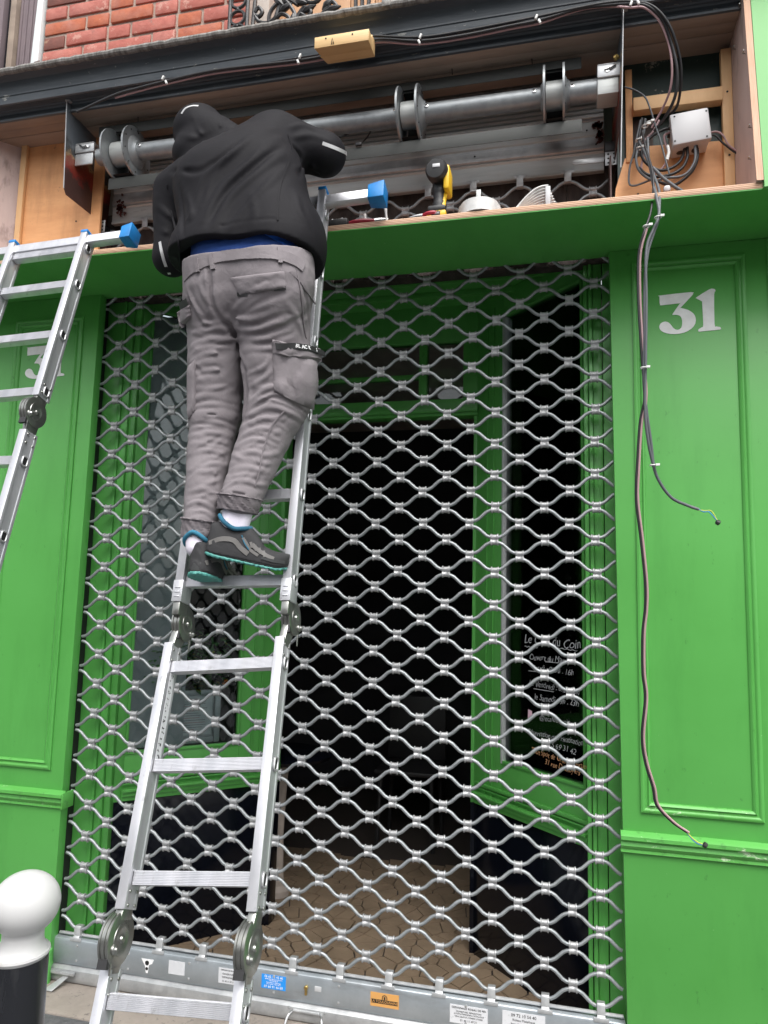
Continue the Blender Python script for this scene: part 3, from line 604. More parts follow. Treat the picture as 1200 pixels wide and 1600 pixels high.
g = MB(); g.add([(-2.2, -.402, 3.662), (3.2, -.402, 3.662), (3.2, .02, 3.69), (-2.2, .02, 3.69)], [(0, 1, 2, 3)]); g.build('zinc_cover', M['cornice_lip'], co)
g = MB(); g.box((1.31, -.421, 3.634), (1.345, -.399, 3.668)); g.build('lip_joint', M['cornice_lip'], co, bevel=.004)
for (xa, xb) in ((1.05, 1.26),):
    bk = thing('pine_block', 'fresh pale pine block screwed to the cornice, cables passing behind it', 'wood block', (1.18, -.46, 3.44))
    q0 = at(491, 76, Y=-.45); q1 = at(576, 61, Y=-.45); z0 = q0[2]; z1 = at(491, 59.5, Y=-.45)[2] + .002; xa, xb = q0[0], q1[0]
    g = MB(); g.prism([(xa, -.45, z0), (xb, -.45, z0), (xb, -.402, z0), (xa + .013, -.402, z0)], (0, 0, z1 - z0)); g.build('block', M['newpine'], bk, bevel=.0015)
    g = MB(); g.prism([(xa + .008, -.4015, z0 + .002), (xb, -.4015, z0 + .002), (xb, -.356, z0 + .004), (xa + .024, -.356, z0 + .004)], (0, 0, .06)); g.build('packing_piece', M['newpine'], bk, bevel=.0015)
    for x in (xa + .045, xa + .15): MB().lathe((x, -.4502, z1 - .012), (0, -1, 0), [(0, .0035), (.0012, .0035)], 8).build('screw_head', M['dark'], bk)
    MB().tube([(xa + .070, -.450, z0 + .006), (xa + .070, -.456, z0 + .01), (xa + .0735, -.458, z0 + .026), (xa + .077, -.456, z0 + .01), (xa + .077, -.45, z0 + .006)], .0015, 5).build('staple', M['dark'], bk)

# ================================================================= UPPER FACADE
bw = thing('brick_wall', 'red brick upper wall with pale mortar above the cornice', 'wall', (.1, 0, 3.66))
g = MB(); g.box((-.55, .006, 3.6), (.60, .2, 4.8)); g.build('mortar_bed', M['mortar'], bw)
r = random.Random(11)
for row in range(12):
    z = 3.70 + row * .0795; x = -.55 if row % 2 else -.55; st = row % 2
    k = 0
    widths = ([.105, .235, .12] if row % 2 else [.235, .12]) ; x = -.549
    first = True
    while x < .60:
        if first: wd_ = .115 if row % 2 else .225; first = False
        else:
            wd_ = (.115 if k % 2 else .225) if not row % 2 == 0 else (.115 if k % 2 == 0 else .225); k += 1
        wd_ += r.uniform(-.006, .006); x1 = min(x + wd_, .60)
        if x1 - x > .03:
            dy = r.uniform(-.003, .003); tl = r.uniform(-.002, .002)
            g = MB(); g.prism([(x, -.004 + dy, z + r.uniform(-.001, .001)), (x1, -.004 + dy, z + tl), (x1, -.004 + dy, z + .0630 + tl), (x, -.004 + dy, z + .0630 + r.uniform(-.001, .002))], (0, .06, 0))
            mm = M['brick3'] if x < -.5 and r.random() < .7 else (M['brick2'] if r.random() < .25 else M['brick'])
            if row >= 9 and x < -.3: mm = M['brick4'] if x < -.5 else M['cream']
            g.build('brick', mm, bw, bevel=.003)
        x = x1 + .016
gr_ = thing('window_surround', 'pale stone window surround with tan shutters behind the iron railing', 'window', (1.2, .1, 3.66))
MB().box((.60, -.01, 3.6), (.665, .15, 4.8)).build('stone_jamb', M['cream'], gr_, bevel=.004)
x = .67
for i in range(9):
    MB().box((x, .10, 3.6), (x + .115, .13, 4.8)).build('shutter_board', M['tan'], gr_, bevel=.004)
    g = MB(); g.box((x + .02, .092, 3.6), (x + .026, .0995, 4.8)); g.build('shutter_bead', M['tan'], gr_); x += .118
MB().box((.66, .135, 3.6), (2.8, .2, 4.8)).build('backing', M['dark'], gr_)
MB().box((1.74, 0.0, 3.6), (2.8, .1, 4.8)).build('stone_jamb', M['cream'], gr_, bevel=.004)
rl = thing('iron_railing', 'black wrought iron balcony railing with rings and leafy scrolls', 'railing', (1.0, -.1, 3.66))
RY = -.10
def rp(px, py): return at(px, py, Y=RY)
def scroll(pts, r=.009, nm='scroll'): return MB().tube(spline([rp(*p) for p in pts], 8), r, 7).build(nm, M['iron'], rl)
for px in ((357, 52, 362, -30), (384, 47, 389, -30), (392, 46, 402, -30)):
    MB().tube([rp(px[0], px[1] + 22), rp(px[2], px[3])], .009, 6).build('upright', M['iron'], rl)
for z_ in (3.86, 4.42): MB().tube([(.50, RY, z_), (1.75, RY, z_)], .010, 8).build('rail_bar', M['iron'], rl)
for x_ in (.512, .608, .63, 1.10, 1.20, 1.74): MB().tube([(x_, RY, 3.67), (x_, RY, 3.93 if x_ < 1 else 3.87)], .008, 6).build('rail_post', M['iron'], rl)
for (cx, cy) in ((371, 28), (373, 2), (371, 50), (375, -24)):
    c = rp(cx, cy); MB().tube([c + np.array([math.cos(a) * .034, 0, math.sin(a) * .034]) for a in np.linspace(0, 6.283, 25)], .0075, 7).build('ring', M['iron'], rl)
for (cx, cy) in ((372, 15), (371, 41)):
    MB().lathe(rp(cx, cy) - np.array([0, 0, .008]), (0, 0, 1), [(0, .003), (.004, .009), (.012, .009), (.016, .003)], 10).build('bead', M['iron'], rl)
for pts in ([(398, 20), (404, 12), (410, 19), (405, 26), (400, 24)], [(398, 24), (405, 34), (418, 36), (430, 28), (436, 12), (446, 2), (460, -4)],
            [(424, 42), (420, 30), (424, 16), (436, 4), (452, 0), (466, 8)], [(432, 28), (440, 22), (450, 26), (456, 36), (460, 46)], [(460, 44), (462, 26), (454, 10), (440, -6)],
            [(460, 42), (466, 24), (476, 12), (486, 18), (480, 26), (470, 22)], [(476, -4), (484, 4), (496, 2), (504, -8)], [(498, 36), (504, 22), (512, 10), (520, -2)], [(500, 34), (514, 26), (526, 32)],
            [(506, 20), (516, 14), (526, 10), (518, 0)], [(590, 22), (598, 10), (612, 8), (618, 16)], [(650, 12), (660, 2), (676, 0)], [(556, 14), (556, -20)], [(576, 10), (578, -20)], [(548, 22), (590, 14)], [(566, 12), (566, -20)]):
    scroll(pts)
for (px, py, a) in ((446, 12, .5), (470, 4, -.3), (512, 6, .8), (520, 14, .2), (606, 8, .1), (458, 30, 1.4), (436, 4, 2.4), (482, 14, .4)):
    c = rp(px, py); d = np.array([math.cos(a), 0, math.sin(a)]); n_ = np.array([-d[2], 0, d[0]])
    MB().tube([c - d * .035, c - d * .01, c + d * .012, c + d * .038], [.003, .016, .013, .003], 8).build('leaf', M['iron'], rl)
# neighbour at the left edge
MB().prism([at(25, 118, Y=.03), at(60, 108, Y=.03), at(76, -20, Y=.03), at(50, -20, Y=.03)], (0, .1, 0))
nb = thing('weathered_shutter', 'mauve grey weathered wooden shutter beside the white downpipe at the far left', 'shutter', (-.7, .02, 3.66))
a0 = -.615; 
for i in range(7):
    MB().box((-.618 - (i + 1) * .0155, .02 + .003 * (i % 2), 3.6), (-.618 - i * .0155 - .001, .06, 4.9)).build('slat', M['mauve'], nb, bevel=.003)
dp = thing('downpipe', 'white painted strip pipe at the edge of the brickwork', 'downpipe', (-.59, -.02, 3.66))
MB().prism([(-.617, -.02, 3.62), (-.562, -.02, 3.62), (-.556, -.02, 4.9), (-.575, -.02, 4.9)], (0, .05, 0)).build('pipe', M['pipe'], dp, bevel=.004)
MB().tube([(-.585, -.03, 3.99), (-.555, -.04, 4.0), (-.548, -.02, 4.02)], .006, 6).build('bracket', M['rust_chip'], dp)
wf = thing('dark_window_frame', 'black window frame edge at the top left corner', 'window frame', (-.85, 0, 3.66))
for i, (x0, x1, y, mt) in enumerate(((-.765, -.73, -.005, 'soffit'), (-.80, -.767, .02, 'post_black'), (-.84, -.802, -.01, 'mauve'), (-1.5, -.842, .05, 'post_black'))):
    MB().box((x0, y, 3.6), (x1, .1, 4.9)).build('frame_strip', M[mt], wf, bevel=.003)
bb = thing('upper_facade', 'plain upper facade continuing beyond the brick bay', 'wall', (0, .25, 3.66)); MB().box((-8, .21, 2.9), (10, .5, 9)).build('wall', M['facade'], bb)
bs = thing('side_facade', 'plain shop wall beyond the pilasters', 'wall', (0, .3, ZG)); MB().box((-8, .10, ZG), (-2.2, .4, 2.9)).build('wall', M['facade'], bs); MB().box((3.6, .10, ZG), (10, .4, 2.9)).build('wall', M['facade'], bs)
# ================================================================= ROLLER GRILLE
P_, H_, DL = .19, .06335, .0097
gr = thing('roller_grille', 'galvanised wavy tube roller grille closing the shop entrance', 'roller grille', (1.0, 0, ZG))
def wave(k):
    """tube k: troughs over node row k, crests under node row k+1"""
    z0, z1 = DL, H_ - DL; pts = []
    lo_off = 0 if k % 2 == 0 else .5
    n = 14; xs = np.arange(-.088, 2.168, P_ / n)
    for x in xs:
        ph = (x / P_ - lo_off) % 1.0
        c = .5 - .5 * math.cos(2 * math.pi * ph); c = .5 + .5 * math.tanh(1.15 * (2 * c - 1)) / math.tanh(1.15)
        pts.append((x, 0, z0 + (z1 - z0) * c))
    return pts
TR = .0069
meshes = []
for par in (0, 1):
    g = MB(); g.tube(wave(par), TR, 8); meshes.append(g.mesh('wavy_tube', M['galv_tube'], smooth=60))
NT = 49
rr = random.Random(4)
for k in range(NT):
    put(bpy.data.objects.new('wavy_tube', meshes[k % 2]), gr, (rr.uniform(-.0015, .0015), rr.uniform(-.0015, .0015), k * H_ + rr.uniform(-.0008, .0008)))
# clips: a folded strap round both tubes with a pressed waist
g = MB()
for sx in (-1, 1): pass
W_ = .0152
sec = []
for a in np.linspace(-90, 90, 9): sec.append((math.cos(R_(a)) * .0106, .0097 + math.sin(R_(a)) * .0106) if a > -50 else None)
top_ = [(math.cos(R_(a)) * .0100, .0102 + math.sin(R_(a)) * .0104) for a in np.linspace(-62, 242, 14)]
sec = [(-.0042, 0)] [:0] + top_ + [(-y, -z) for y, z in top_]
rings = [(-W_, -.001), (-W_ + .0001, .0030), (-W_ * .74, .0034), (-W_ * .60, .0), (W_ * .60, .0), (W_ * .74, .0034), (W_ - .0001, .0030), (W_, -.001)]
V = []
for x, e in rings:
    for y, z in sec:
        L_ = math.hypot(y, z); V.append((x, y * (1 + e / L_), z * (1 + e / L_)))
n = len(sec); F = [(i * n + k, i * n + (k + 1) % n, (i + 1) * n + (k + 1) % n, (i + 1) * n + k) for i in range(len(rings) - 1) for k in range(n)] + [tuple(range(n))[::-1], tuple(range((len(rings) - 1) * n, len(rings) * n))]
g.add(V, F); clipm = g.mesh('clip', M['clipm'], smooth=45)
nodes = []
for j in range(1, NT):
    for i in range(12):
        x = i * P_ + (0 if j % 2 == 0 else P_ / 2)
        if x < 2.13: nodes.append((x, j * H_))
dist = lambda q: (q[0] - CAMP[0]) ** 2 + (q[1] - CAMP[2]) ** 2
nodes.sort(key=dist); stuffm = MB()
def jig(q): return (q[0] + rr.uniform(-.003, .003), rr.uniform(-.0012, .0012), q[1] + rr.uniform(-.001, .001))
for q in nodes[:300]: put(bpy.data.objects.new('clip', clipm), gr, jig(q))
for q in nodes[300:]:
    a = jig(q); stuffm.add([(v[0] + a[0], v[1] + a[1], v[2] + a[2]) for v in V], F)
stuff(stuffm.build('clip_field', M['clipm'], gr, smooth=45))
# bottom bar
BZ = -.019
g = MB(); prof = [(-.018, -.022), (-.024, -.026), (-.026, -.034), (-.026, -.118), (-.022, -.124), (.018, -.124), (.018, -.022)]
g.prism([(-.105, a, b) for a, b in prof], (2.275, 0, 0)); g.build('bottom_bar', M['bar'], gr, bevel=.001); bar = bpy.data.objects['bottom_bar']
g = MB(); g.prism([(-.108, a, b) for a, b in ((-.016, -.1245), (-.034, -.138), (-.037, -.168), (-.033, -.186), (.02, -.186), (.02, -.1245))], (2.28, 0, 0)); g.build('seal_rail', M['galv'], gr, bevel=.002)
g = MB(); g.tube([(-.09, -.004, -.011), (2.165, -.004, -.011)], .0062, 8); g.build('hinge_rod', M['galv'], gr)
tabg = MB(); tabg.prism([(-.014, -.014, .027), (-.014, -.019, .018), (-.014, -.020, -.010), (-.014, -.0265, -.017), (-.014, -.0275, -.030), (-.014, -.022, -.030), (-.014, .012, -.014), (-.014, .012, .024)], (.028, 0, 0))
tabg.prism([(-.026, -.0262, -.016), (-.026, -.0285, -.030), (-.026, -.024, -.031), (-.026, -.0225, -.016)], (.052, 0, 0)); tabm = tabg.mesh('tab', M['galv'], bevel=.0015)
for i in range(12): put(bpy.data.objects.new('tab', tabm), gr, (i * P_, 0, 0))
rv = MB().lathe((0, 0, 0), (0, -1, 0), [(0, .0055), (.0012, .005), (.002, .003), (.0022, 0)], 10).mesh('rivet', M['galv'])
for x in (.01, .52, .88, 1.14, 1.62, 2.05, -.05 + .3):
    for z in (-.045, -.103): put(bpy.data.objects.new('rivet', rv), gr, (x, -.0262, z))
# lock + keyplate + handle
lk = MB(); lk.lathe((1.012, -.026, -.066), (0, -1, 0), [(0, .008), (.008, .008), (.009, .006)], 14); lk.box((1.0075, -.033, -.092), (1.0165, -.0262, -.066)); lk.build('lock_cylinder', M['brass'], gr, bevel=.001)
MB().box((1.045, -.0275, -.075), (1.072, -.0262, -.056)).build('key_plate', M['silver'], gr, bevel=.001)
c = (1.02, -.036, -.148); hw = .066
MB().tube(spline([(c[0] - hw + .012, -.036, c[2]), (c[0] - hw, -.055, c[2] - .01), (c[0] - hw - .004, -.075, c[2] - .034), (c[0] - hw + .02, -.085, c[2] - .040), (c[0], -.087, c[2] - .040), (c[0] + hw - .02, -.085, c[2] - .04), (c[0] + hw + .004, -.075, c[2] - .034), (c[0] + hw, -.055, c[2] - .01), (c[0] + hw - .012, -.036, c[2])], 8), .0042, 8).build('pull_handle', M['steel'], gr)
MB().tube([(c[0] - hw + .014, -.040, c[2] + .002), (c[0] + hw - .014, -.040, c[2] + .002)], .0062, 10).build('handle_sleeve', M['galv'], gr)
for s_ in (-1, 1): put(bpy.data.objects.new('rivet', rv), gr, (c[0] + s_ * (hw + .006), -.037, c[2] + .008))
# guide foot at the left
g = MB(); g.box((-.10, -.052, -.152), (.02, -.038, -.140)); g.prism([(-.03, -.05, -.160), (-.005, -.05, -.160), (-.03, -.115, -.186), (-.062, -.115, -.186), (-.062, -.10, -.182)], (0, 0, .004)); g.build('foot_bracket', M['galv'], gr, bevel=.001)
for x in (-.04, -.005): put(bpy.data.objects.new('rivet', rv), gr, (x, -.052, -.146))
g = MB(); g.box((-.118, -.006, ZG), (-.102, .045, 3.12)); g.box((2.178, -.004, ZG), (2.20, .045, 3.12)); g.loose('guide_channel', M['dark'], gr)
# stickers
def sticker(x0, z0, x1, z1, m, lines, name='sticker', ink='ink_blk', sz=.010):
    st = MB().box((x0, -.0270, z0), (x1, -.0262, z1)).build(name, M[m], bar, smooth=0)
    for tx, cz, s_ in lines: text_mesh('print', tx, s_, M[ink], gr, ((x0 + x1) / 2, -.0275, cz), (1, 0, 0), (0, 0, 1), thick=.0002)
def stz(px0, py0, px1, py1): a = at(px0, py0, Y=-.027); b = at(px1, py1, Y=-.027); return a[0], b[2], b[0], a[2]
x0, z0, x1, z1 = stz(409, 1521, 446, 1549); hh = z1 - z0
sticker(x0, z0, x1, z1, 'st_blue', [('06 65 74 45 46', z1 - hh * .14, .0125), ('SERRURE RIDEAU VOLETS', z1 - hh * .31, .0062), ('METALLIQUE', z1 - hh * .42, .0062), ('Automatisme - Dépannage', z1 - hh * .54, .0055), ('Motorisation - Réparation', z1 - hh * .65, .0055), ('07 60 91 46 60', z1 - hh * .85, .0125)], ink='ink_wht')
x0, z0, x1, z1 = stz(579, 1549, 623, 1578); hh = z1 - z0; xc = (x0 + x1) / 2
sticker(x0, z0, x1, z1, 'st_orange', [])
MB().box((x0 + .004, -.0275, z0 + hh * .24), (x1 - .004, -.0271, z0 + hh * .52)).build('print_band', M['ink_blk'], gr, smooth=0)
text_mesh('print', 'LA TOULOUSAINE', .0125, M['st_orange'], gr, (xc, -.0279, z0 + hh * .38), (1, 0, 0), (0, 0, 1), thick=.0002)
g = MB(); g.tube([(xc - .009, -.0275, z0 + hh * .54), (xc - .008, -.0275, z0 + hh * .78), (xc, -.0275, z0 + hh * .86), (xc + .008, -.0275, z0 + hh * .78), (xc + .009, -.0275, z0 + hh * .54)], .0014, 4); g.box((xc - .003, -.0277, z0 + hh * .54), (xc + .003, -.0272, z0 + hh * .74)); g.loose('print_mark', M['ink_blk'], gr)
x0, z0, x1, z1 = stz(703, 1568, 762, 1600); z0 = z1 - .062; hh = .062
sticker(x0, z0, x1, z1, 'st_white', [('DEPANNAGE RIDEAU DE FER', z1 - .010, .0095), ('OUVERTURE, REPARATION', z1 - .022, .0075), ('AUTOMATISME RIDEAU METALLIQUE', z1 - .030, .0065), ('DEVIS GRATUIT, VITRERIE, STORES', z1 - .039, .0065), ('01 40 11 49 21', z1 - .051, .010)])
x0, z0, x1, z1 = stz(785, 1578, 852, 1600); z0 = z1 - .060
sticker(x0, z0, x1, z1, 'st_white', [('09 72 10 54 40', z1 - .012, .0145), ('Rideau Metallique', z1 - .027, .011), ('Store Vitrerie Serrurerie', z1 - .040, .009)])
MB().box((2.02, -.0270, -.118), (2.145, -.0262, -.06)).build('sticker', M['st_white'], bar)
x0, z0, x1, z1 = stz(342, 1511, 372, 1540)
sticker(x0, z0, x1, z1, 'st_white', [('DEPANNAGE RIDEAU', z1 - .008, .0065), ('OUVERTURE', z1 - .022, .009), ('DEPANNAGE', z1 - .034, .009), ('01 40 11 49 21', z1 - .048, .008)])
x0, z0, x1, z1 = stz(264, 1500, 288, 1525); sticker(x0, z0, x1, z1, 'st_white', [])
x0, z0, x1, z1 = stz(221, 1497, 239, 1522); xc = (x0 + x1) / 2; hh = z1 - z0
g = MB(); g.prism([(x0, -.0266, z1), (x1, -.0266, z1), (x1 - .006, -.0266, z1 - hh * .3), (xc + .008, -.0266, z1 - hh * .4), (xc + .004, -.0266, z0), (xc - .004, -.0266, z0), (xc - .010, -.0266, z1 - hh * .5)], (0, -.0008, 0)); g.build('sticker', M['ink_wht'], gr, smooth=0)
g = MB(); g.lathe((xc - .001, -.0275, z1 - hh * .28), (0, -1, 0), [(0, .009), (.0003, .009)], 14); g.lathe((xc - .001, -.0275, z1 - hh * .68), (0, -1, 0), [(0, .006), (.0003, .006)], 12); g.loose('print_mark', M['ink_blk'], gr)

# ================================================================= CURTAIN SLATS + ROLLER
sl = thing('curtain_slats', 'ribbed galvanised shutter slats hanging behind the roller axle', 'shutter slats', (1.0, .02, 3.13))
def slatrun(name, P2, x0, x1, m, parent): g = MB(); prun(g, P2, x0, x1); return g.build(name, M[m], parent, smooth=25)
XA, XB = -.085, 2.135
slatrun('slat', [(.02, 3.128), (-.006, 3.126), (-.008, 3.134), (-.003, 3.137), (-.004, 3.20), (-.010, 3.207), (-.004, 3.214)], XA, XB, 'galv_dirty', sl)
slatrun('slat', [(-.004, 3.2145), (-.012, 3.220), (-.013, 3.236), (-.006, 3.240), (-.006, 3.262), (-.001, 3.266), (-.001, 3.276)], XA, XB, 'galv', sl)
slatrun('slat', [(-.001, 3.2765), (-.005, 3.282), (-.005, 3.335), (.004, 3.342), (.004, 3.349), (-.003, 3.352)], XA, XB, 'galv_dirty', sl)
P2 = []
z = 3.3525
for i in range(13):
    P2 += [(.000 + .004 * i, z), (-.009 + .004 * i, z + .004), (-.009 + .004 * i, z + .016), (.002 + .004 * i, z + .020)]; z += .0235
slatrun('slat', P2[:20], XA, XB, 'galv_dirty', sl); slatrun('slat', P2[19:36], XA, XB, 'galv', sl); slatrun('slat', P2[35:], XA, XB, 'galv_dirty', sl)
# hooks linking slats to the top tube
hk = MB(); hk.box((-.014, -.014, 3.098), (.014, -.009, 3.135)); hk.box((-.026, -.012, 3.126), (.026, -.0085, 3.142)); hk.box((-.014, -.014, 3.090), (.014, .012, 3.099)); hkm = hk.mesh('hook', M['galv'], bevel=.002)
for i in range(12):
    x = (i + .5) * P_
    if x < 2.1: put(bpy.data.objects.new('hook', hkm), gr, (x, 0, .0))
for x in (2.10, 2.10): pass
g = MB()
for x, z in ((2.105, 3.17), (2.105, 3.235), (2.07, 3.30), (1.62, 3.245)): g.lathe((x, -.012, z), (0, -1, 0), [(0, .004), (.001, .004)], 8)
g.loose('bolt_hole', M['dark'], sl)
ro = thing('shutter_roller', 'galvanised roller axle with spring drums between two steel side plates', 'roller axle', (1.0, -.2, 3.3))
AY, AZ = -.20, 3.332
def seg(x0, x1, r=.0365, nm='axle_tube'): return MB().lathe((x0, AY, AZ), (1, 0, 0), [(0, r * .9), (0, r), (x1 - x0, r), (x1 - x0, r * .9)], 32).build(nm, M['galv_tube'], ro, smooth=50)
seg(-.03, .05, .036); seg(.165, 1.345); seg(1.427, 1.905); seg(1.985, 2.12, .040)
def ring_disc(x, r, t=.004):
    o = MB().lathe((x, AY, AZ), (1, 0, 0), [(-.0, .04), (-.0, r - .004), (-.002, r), (t + .002, r), (t, r - .004), (t, .04)], 48).build('drum_flange', M['galv_tube'], ro, smooth=30); return o
for (a, b) in ((.045, .150), (1.345, 1.422), (1.906, 1.977)):
    for k, x in enumerate((a, b)):
        f = ring_disc(x, .108)
        if k: MB().lathe((x, AY, AZ), (1, 0, 0), [(.005, .068), (.009, .062), (.013, .056), (.017, .050), (.026, .043)], 36).build('hub', M['galv_tube'], f, smooth=30)
        else: MB().lathe((x, AY, AZ), (1, 0, 0), [(-.012, .042), (-.008, .048), (0, .054)], 36).build('hub', M['galv_tube'], f, smooth=30)
        g = MB()
        for q in range(10):
            an = q * .628 + .3; g.lathe((x + (.0075 if k else -.0015), AY + .092 * math.cos(an), AZ + .092 * math.sin(an)), (1, 0, 0), [(-.001, .003), (.001, .003)], 8)
        g.loose('flange_hole', M['dark'], f)
    MB().lathe((a + .007, AY, AZ), (1, 0, 0), [(0, .052), (b - a - .008, .052)], 30).build('spring_drum', M['galv_dirty'], ro)
    g = MB(); arc = [(a + .008, AY + .102 * math.sin(t_), AZ + .102 * math.cos(t_)) for t_ in np.linspace(-.15, 3.3, 22)]
    g.add(arc + [(b, p[1], p[2]) for p in arc], [(i, i + 1, i + 23, i + 22) for i in range(21)]); g.build('gap_shade_sheet', M['dark'], ro, smooth=60)  # dark sheet added behind the drum for the shade between its flanges
g = MB()
for x in (.19, 1.33, 1.455, 1.87, 2.01): g.lathe((x, AY - .037, AZ + .006), (0, -1, .2), [(0, .008), (.002, .008), (.003, .005)], 12); 
g.loose('axle_bolt', M['steel'], ro)
g = MB()
for x in (.19, 1.455, 1.87, 2.01): g.lathe((x, AY - .0405, AZ + .007), (0, -1, .2), [(0, .004), (.0005, .004)], 8)
g.loose('bolt_recess', M['dark'], ro)
# angle strips above and below the drums
def strip(z, y, x0, x1, dz=.052):
    g = MB(); g.prism([(x0, y, z), (x0, y + .03, z + .002), (x0, y + .03, z - .001), (x0, y + .003, z - .003), (x0, y + .003, z - dz), (x0, y, z - dz)], (x1 - x0, 0, 0)); return g.build('angle_strip', M['strip'], ro, bevel=.001)
strip(3.222, -.205, .028, 2.045); strip(3.475, -.205, -.04, 2.045, .048)
for z, y, x0, x1, r in ((3.425, -.09, -.055, .06, .007), (3.425, -.09, .19, 1.30, .006), (3.432, -.09, 1.43, 1.9, .006), (3.438, -.09, 1.99, 2.10, .007), (3.262, -.09, -.02, .06, .005), (3.29, -.09, 2.0, 2.13, .006), (3.462, -.06, 2.09, 2.14, .006)):
    MB().tube([(x0, y, z), (x1, y, z)], r, 8).build('tie_rod', M['galv_tube'], ro)
# side plates
RT = at(973, 12, Y=-.340); RB = at(969, 262, Y=-.29)
g = MB(); g.prism([(-.130, -.315, 3.54), (-.130, -.29, 3.145), (-.130, -.275, 3.125), (-.130, .02, 3.13), (-.130, .04, 3.54)], (.004, 0, 0)); lp = g.build('side_plate', M['rustplate'], ro)
g = MB(); g.prism([RT, RB, (RB[0] - .002, -.26, 3.12), (RB[0] - .004, .02, 3.12), (RB[0] - .002, .02, RT[2])], (.004, 0, 0)); rp_ = g.build('side_plate', M['rustplate'], ro)
MB().box((-.134, -.320, 3.535), (-.112, -.300, 3.541)).build('plate_flange', M['galv'], ro); MB().box((RT[0] - .004, RT[1] - .008, RT[2] - .006), (RT[0] + .018, RT[1] + .014, RT[2])).build('plate_flange', M['galv'], ro)
MB().tube([(-.128, -.3165, 3.54), (-.128, -.2925, 3.145)], .0022, 6).build('cut_edge', M['galv'], ro); MB().tube([RT + np.array([.002, -.002, 0]), RB + np.array([.002, -.002, 0])], .0022, 6).build('cut_edge', M['galv'], ro)
# flaking rust on the slats
r = random.Random(9); g = MB()
for (cx, cz, w_, h_) in ((-.04, 3.20, .03, .09), (2.11, 3.315, .03, .02), (2.12, 3.27, .015, .04)):
    for i in range(34):
        x = cx + r.gauss(0, w_ * .35); z = cz + r.gauss(0, h_ * .35); s_ = r.uniform(.004, .010)
        g.prism([(x + s_ * math.cos(a) * r.uniform(.5, 1), -.0155, z + s_ * math.sin(a) * r.uniform(.5, 1)) for a in np.linspace(0, 5.4, 7)], (0, .004, 0))
stuff(g.build('rust_scale', M['rust_chip'], sl))
# brackets
g = MB(); g.box((-.125, -.245, 3.335), (-.03, -.235, 3.375)); g.box((-.125, -.245, 3.375), (-.03, -.165, 3.381)); g.box((-.125, -.24, 3.28), (-.035, -.232, 3.335)); g.loose('axle_bracket', M['galv'], ro, bevel=.003)
g = MB(); g.box((2.10, -.262, 3.338), (2.18, -.252, 3.385)); g.box((2.10, -.262, 3.385), (2.18, -.16, 3.391)); g.loose('axle_bracket', M['silver'], ro, bevel=.003)
g = MB(); g.box((2.10, -.255, 3.275), (2.175, -.17, 3.337)); g.build('axle_block', M['galv_dirty'], ro, bevel=.003)
g = MB(); g.tube([(2.125, -.264, 3.362), (2.15, -.266, 3.366), (2.165, -.264, 3.376)], .004, 6); g.lathe((2.135, -.262, 3.363), (0, -1, 0), [(0, .010), (.003, .009)], 12); g.tube([(-.10, -.247, 3.37), (-.08, -.25, 3.355), (-.06, -.25, 3.36)], .004, 6); g.lathe((-.055, -.246, 3.36), (0, -1, 0), [(0, .008), (.004, .007)], 12); g.loose('bracket_bolt', M['steel'], ro)
MB().lathe((2.165, -.262, 3.402), (.3, -1, .1), [(0, .009), (.01, .012), (.016, .006)], 10).build('brass_nut', M['brass'], ro)
# perforated stop plate + lever on the right, and left
for nm, x0, zc in (('r', 2.135, 3.13), ('l', -.115, 3.08)):
    g = MB(); g.box((x0, -.075, zc - .028), (x0 + .045, -.071, zc + .028)); st_ = g.build('perforated_plate', M['galv'], ro, bevel=.001)
    g = MB()
    for i in range(2):
        for j in range(3): g.lathe((x0 + .012 + i * .022, -.0752, zc - .018 + j * .018), (0, -1, 0), [(0, .0042), (.0006, .0042)], 8)
    g.loose('plate_hole', M['dark'], st_)
g = MB(); g.prism([(2.02, -.075, 3.142), (2.012, -.075, 3.135), (2.012, -.075, 3.126), (2.022, -.075, 3.120), (2.13, -.075, 3.118), (2.134, -.075, 3.14)], (0, .004, 0)); g.build('lever', M['galv'], ro, bevel=.001)
g = MB(); g.box((2.135, -.078, 3.16), (2.175, -.05, 3.20)); g.build('stop_block', M['tool_black'], ro, bevel=.003)
g = MB(); g.box((-.115, -.045, 2.95), (-.075, -.01, 3.05)); g.box((2.15, -.11, 2.79), (2.156, -.02, 3.12)); g.loose('guide_end', M['rustplate'], ro)
g = MB(); g.tube(spline([at(500, 218, Y=-.21), at(530, 214, Y=-.2), at(552, 206, Y=-.16)], 6), .0035, 6); g.tube(spline([at(563, 226, Y=-.2), at(574, 214, Y=-.15), at(580, 203, Y=-.12)], 6), .003, 6); g.loose('loose_wire', M['cable_blk'], ro)
p = at(560, 226, Y=-.21); MB().box(p - np.array([.012, .006, .006]), p + np.array([.014, .006, .008])).build('wire_connector', M['tool_black'], ro, bevel=.003)
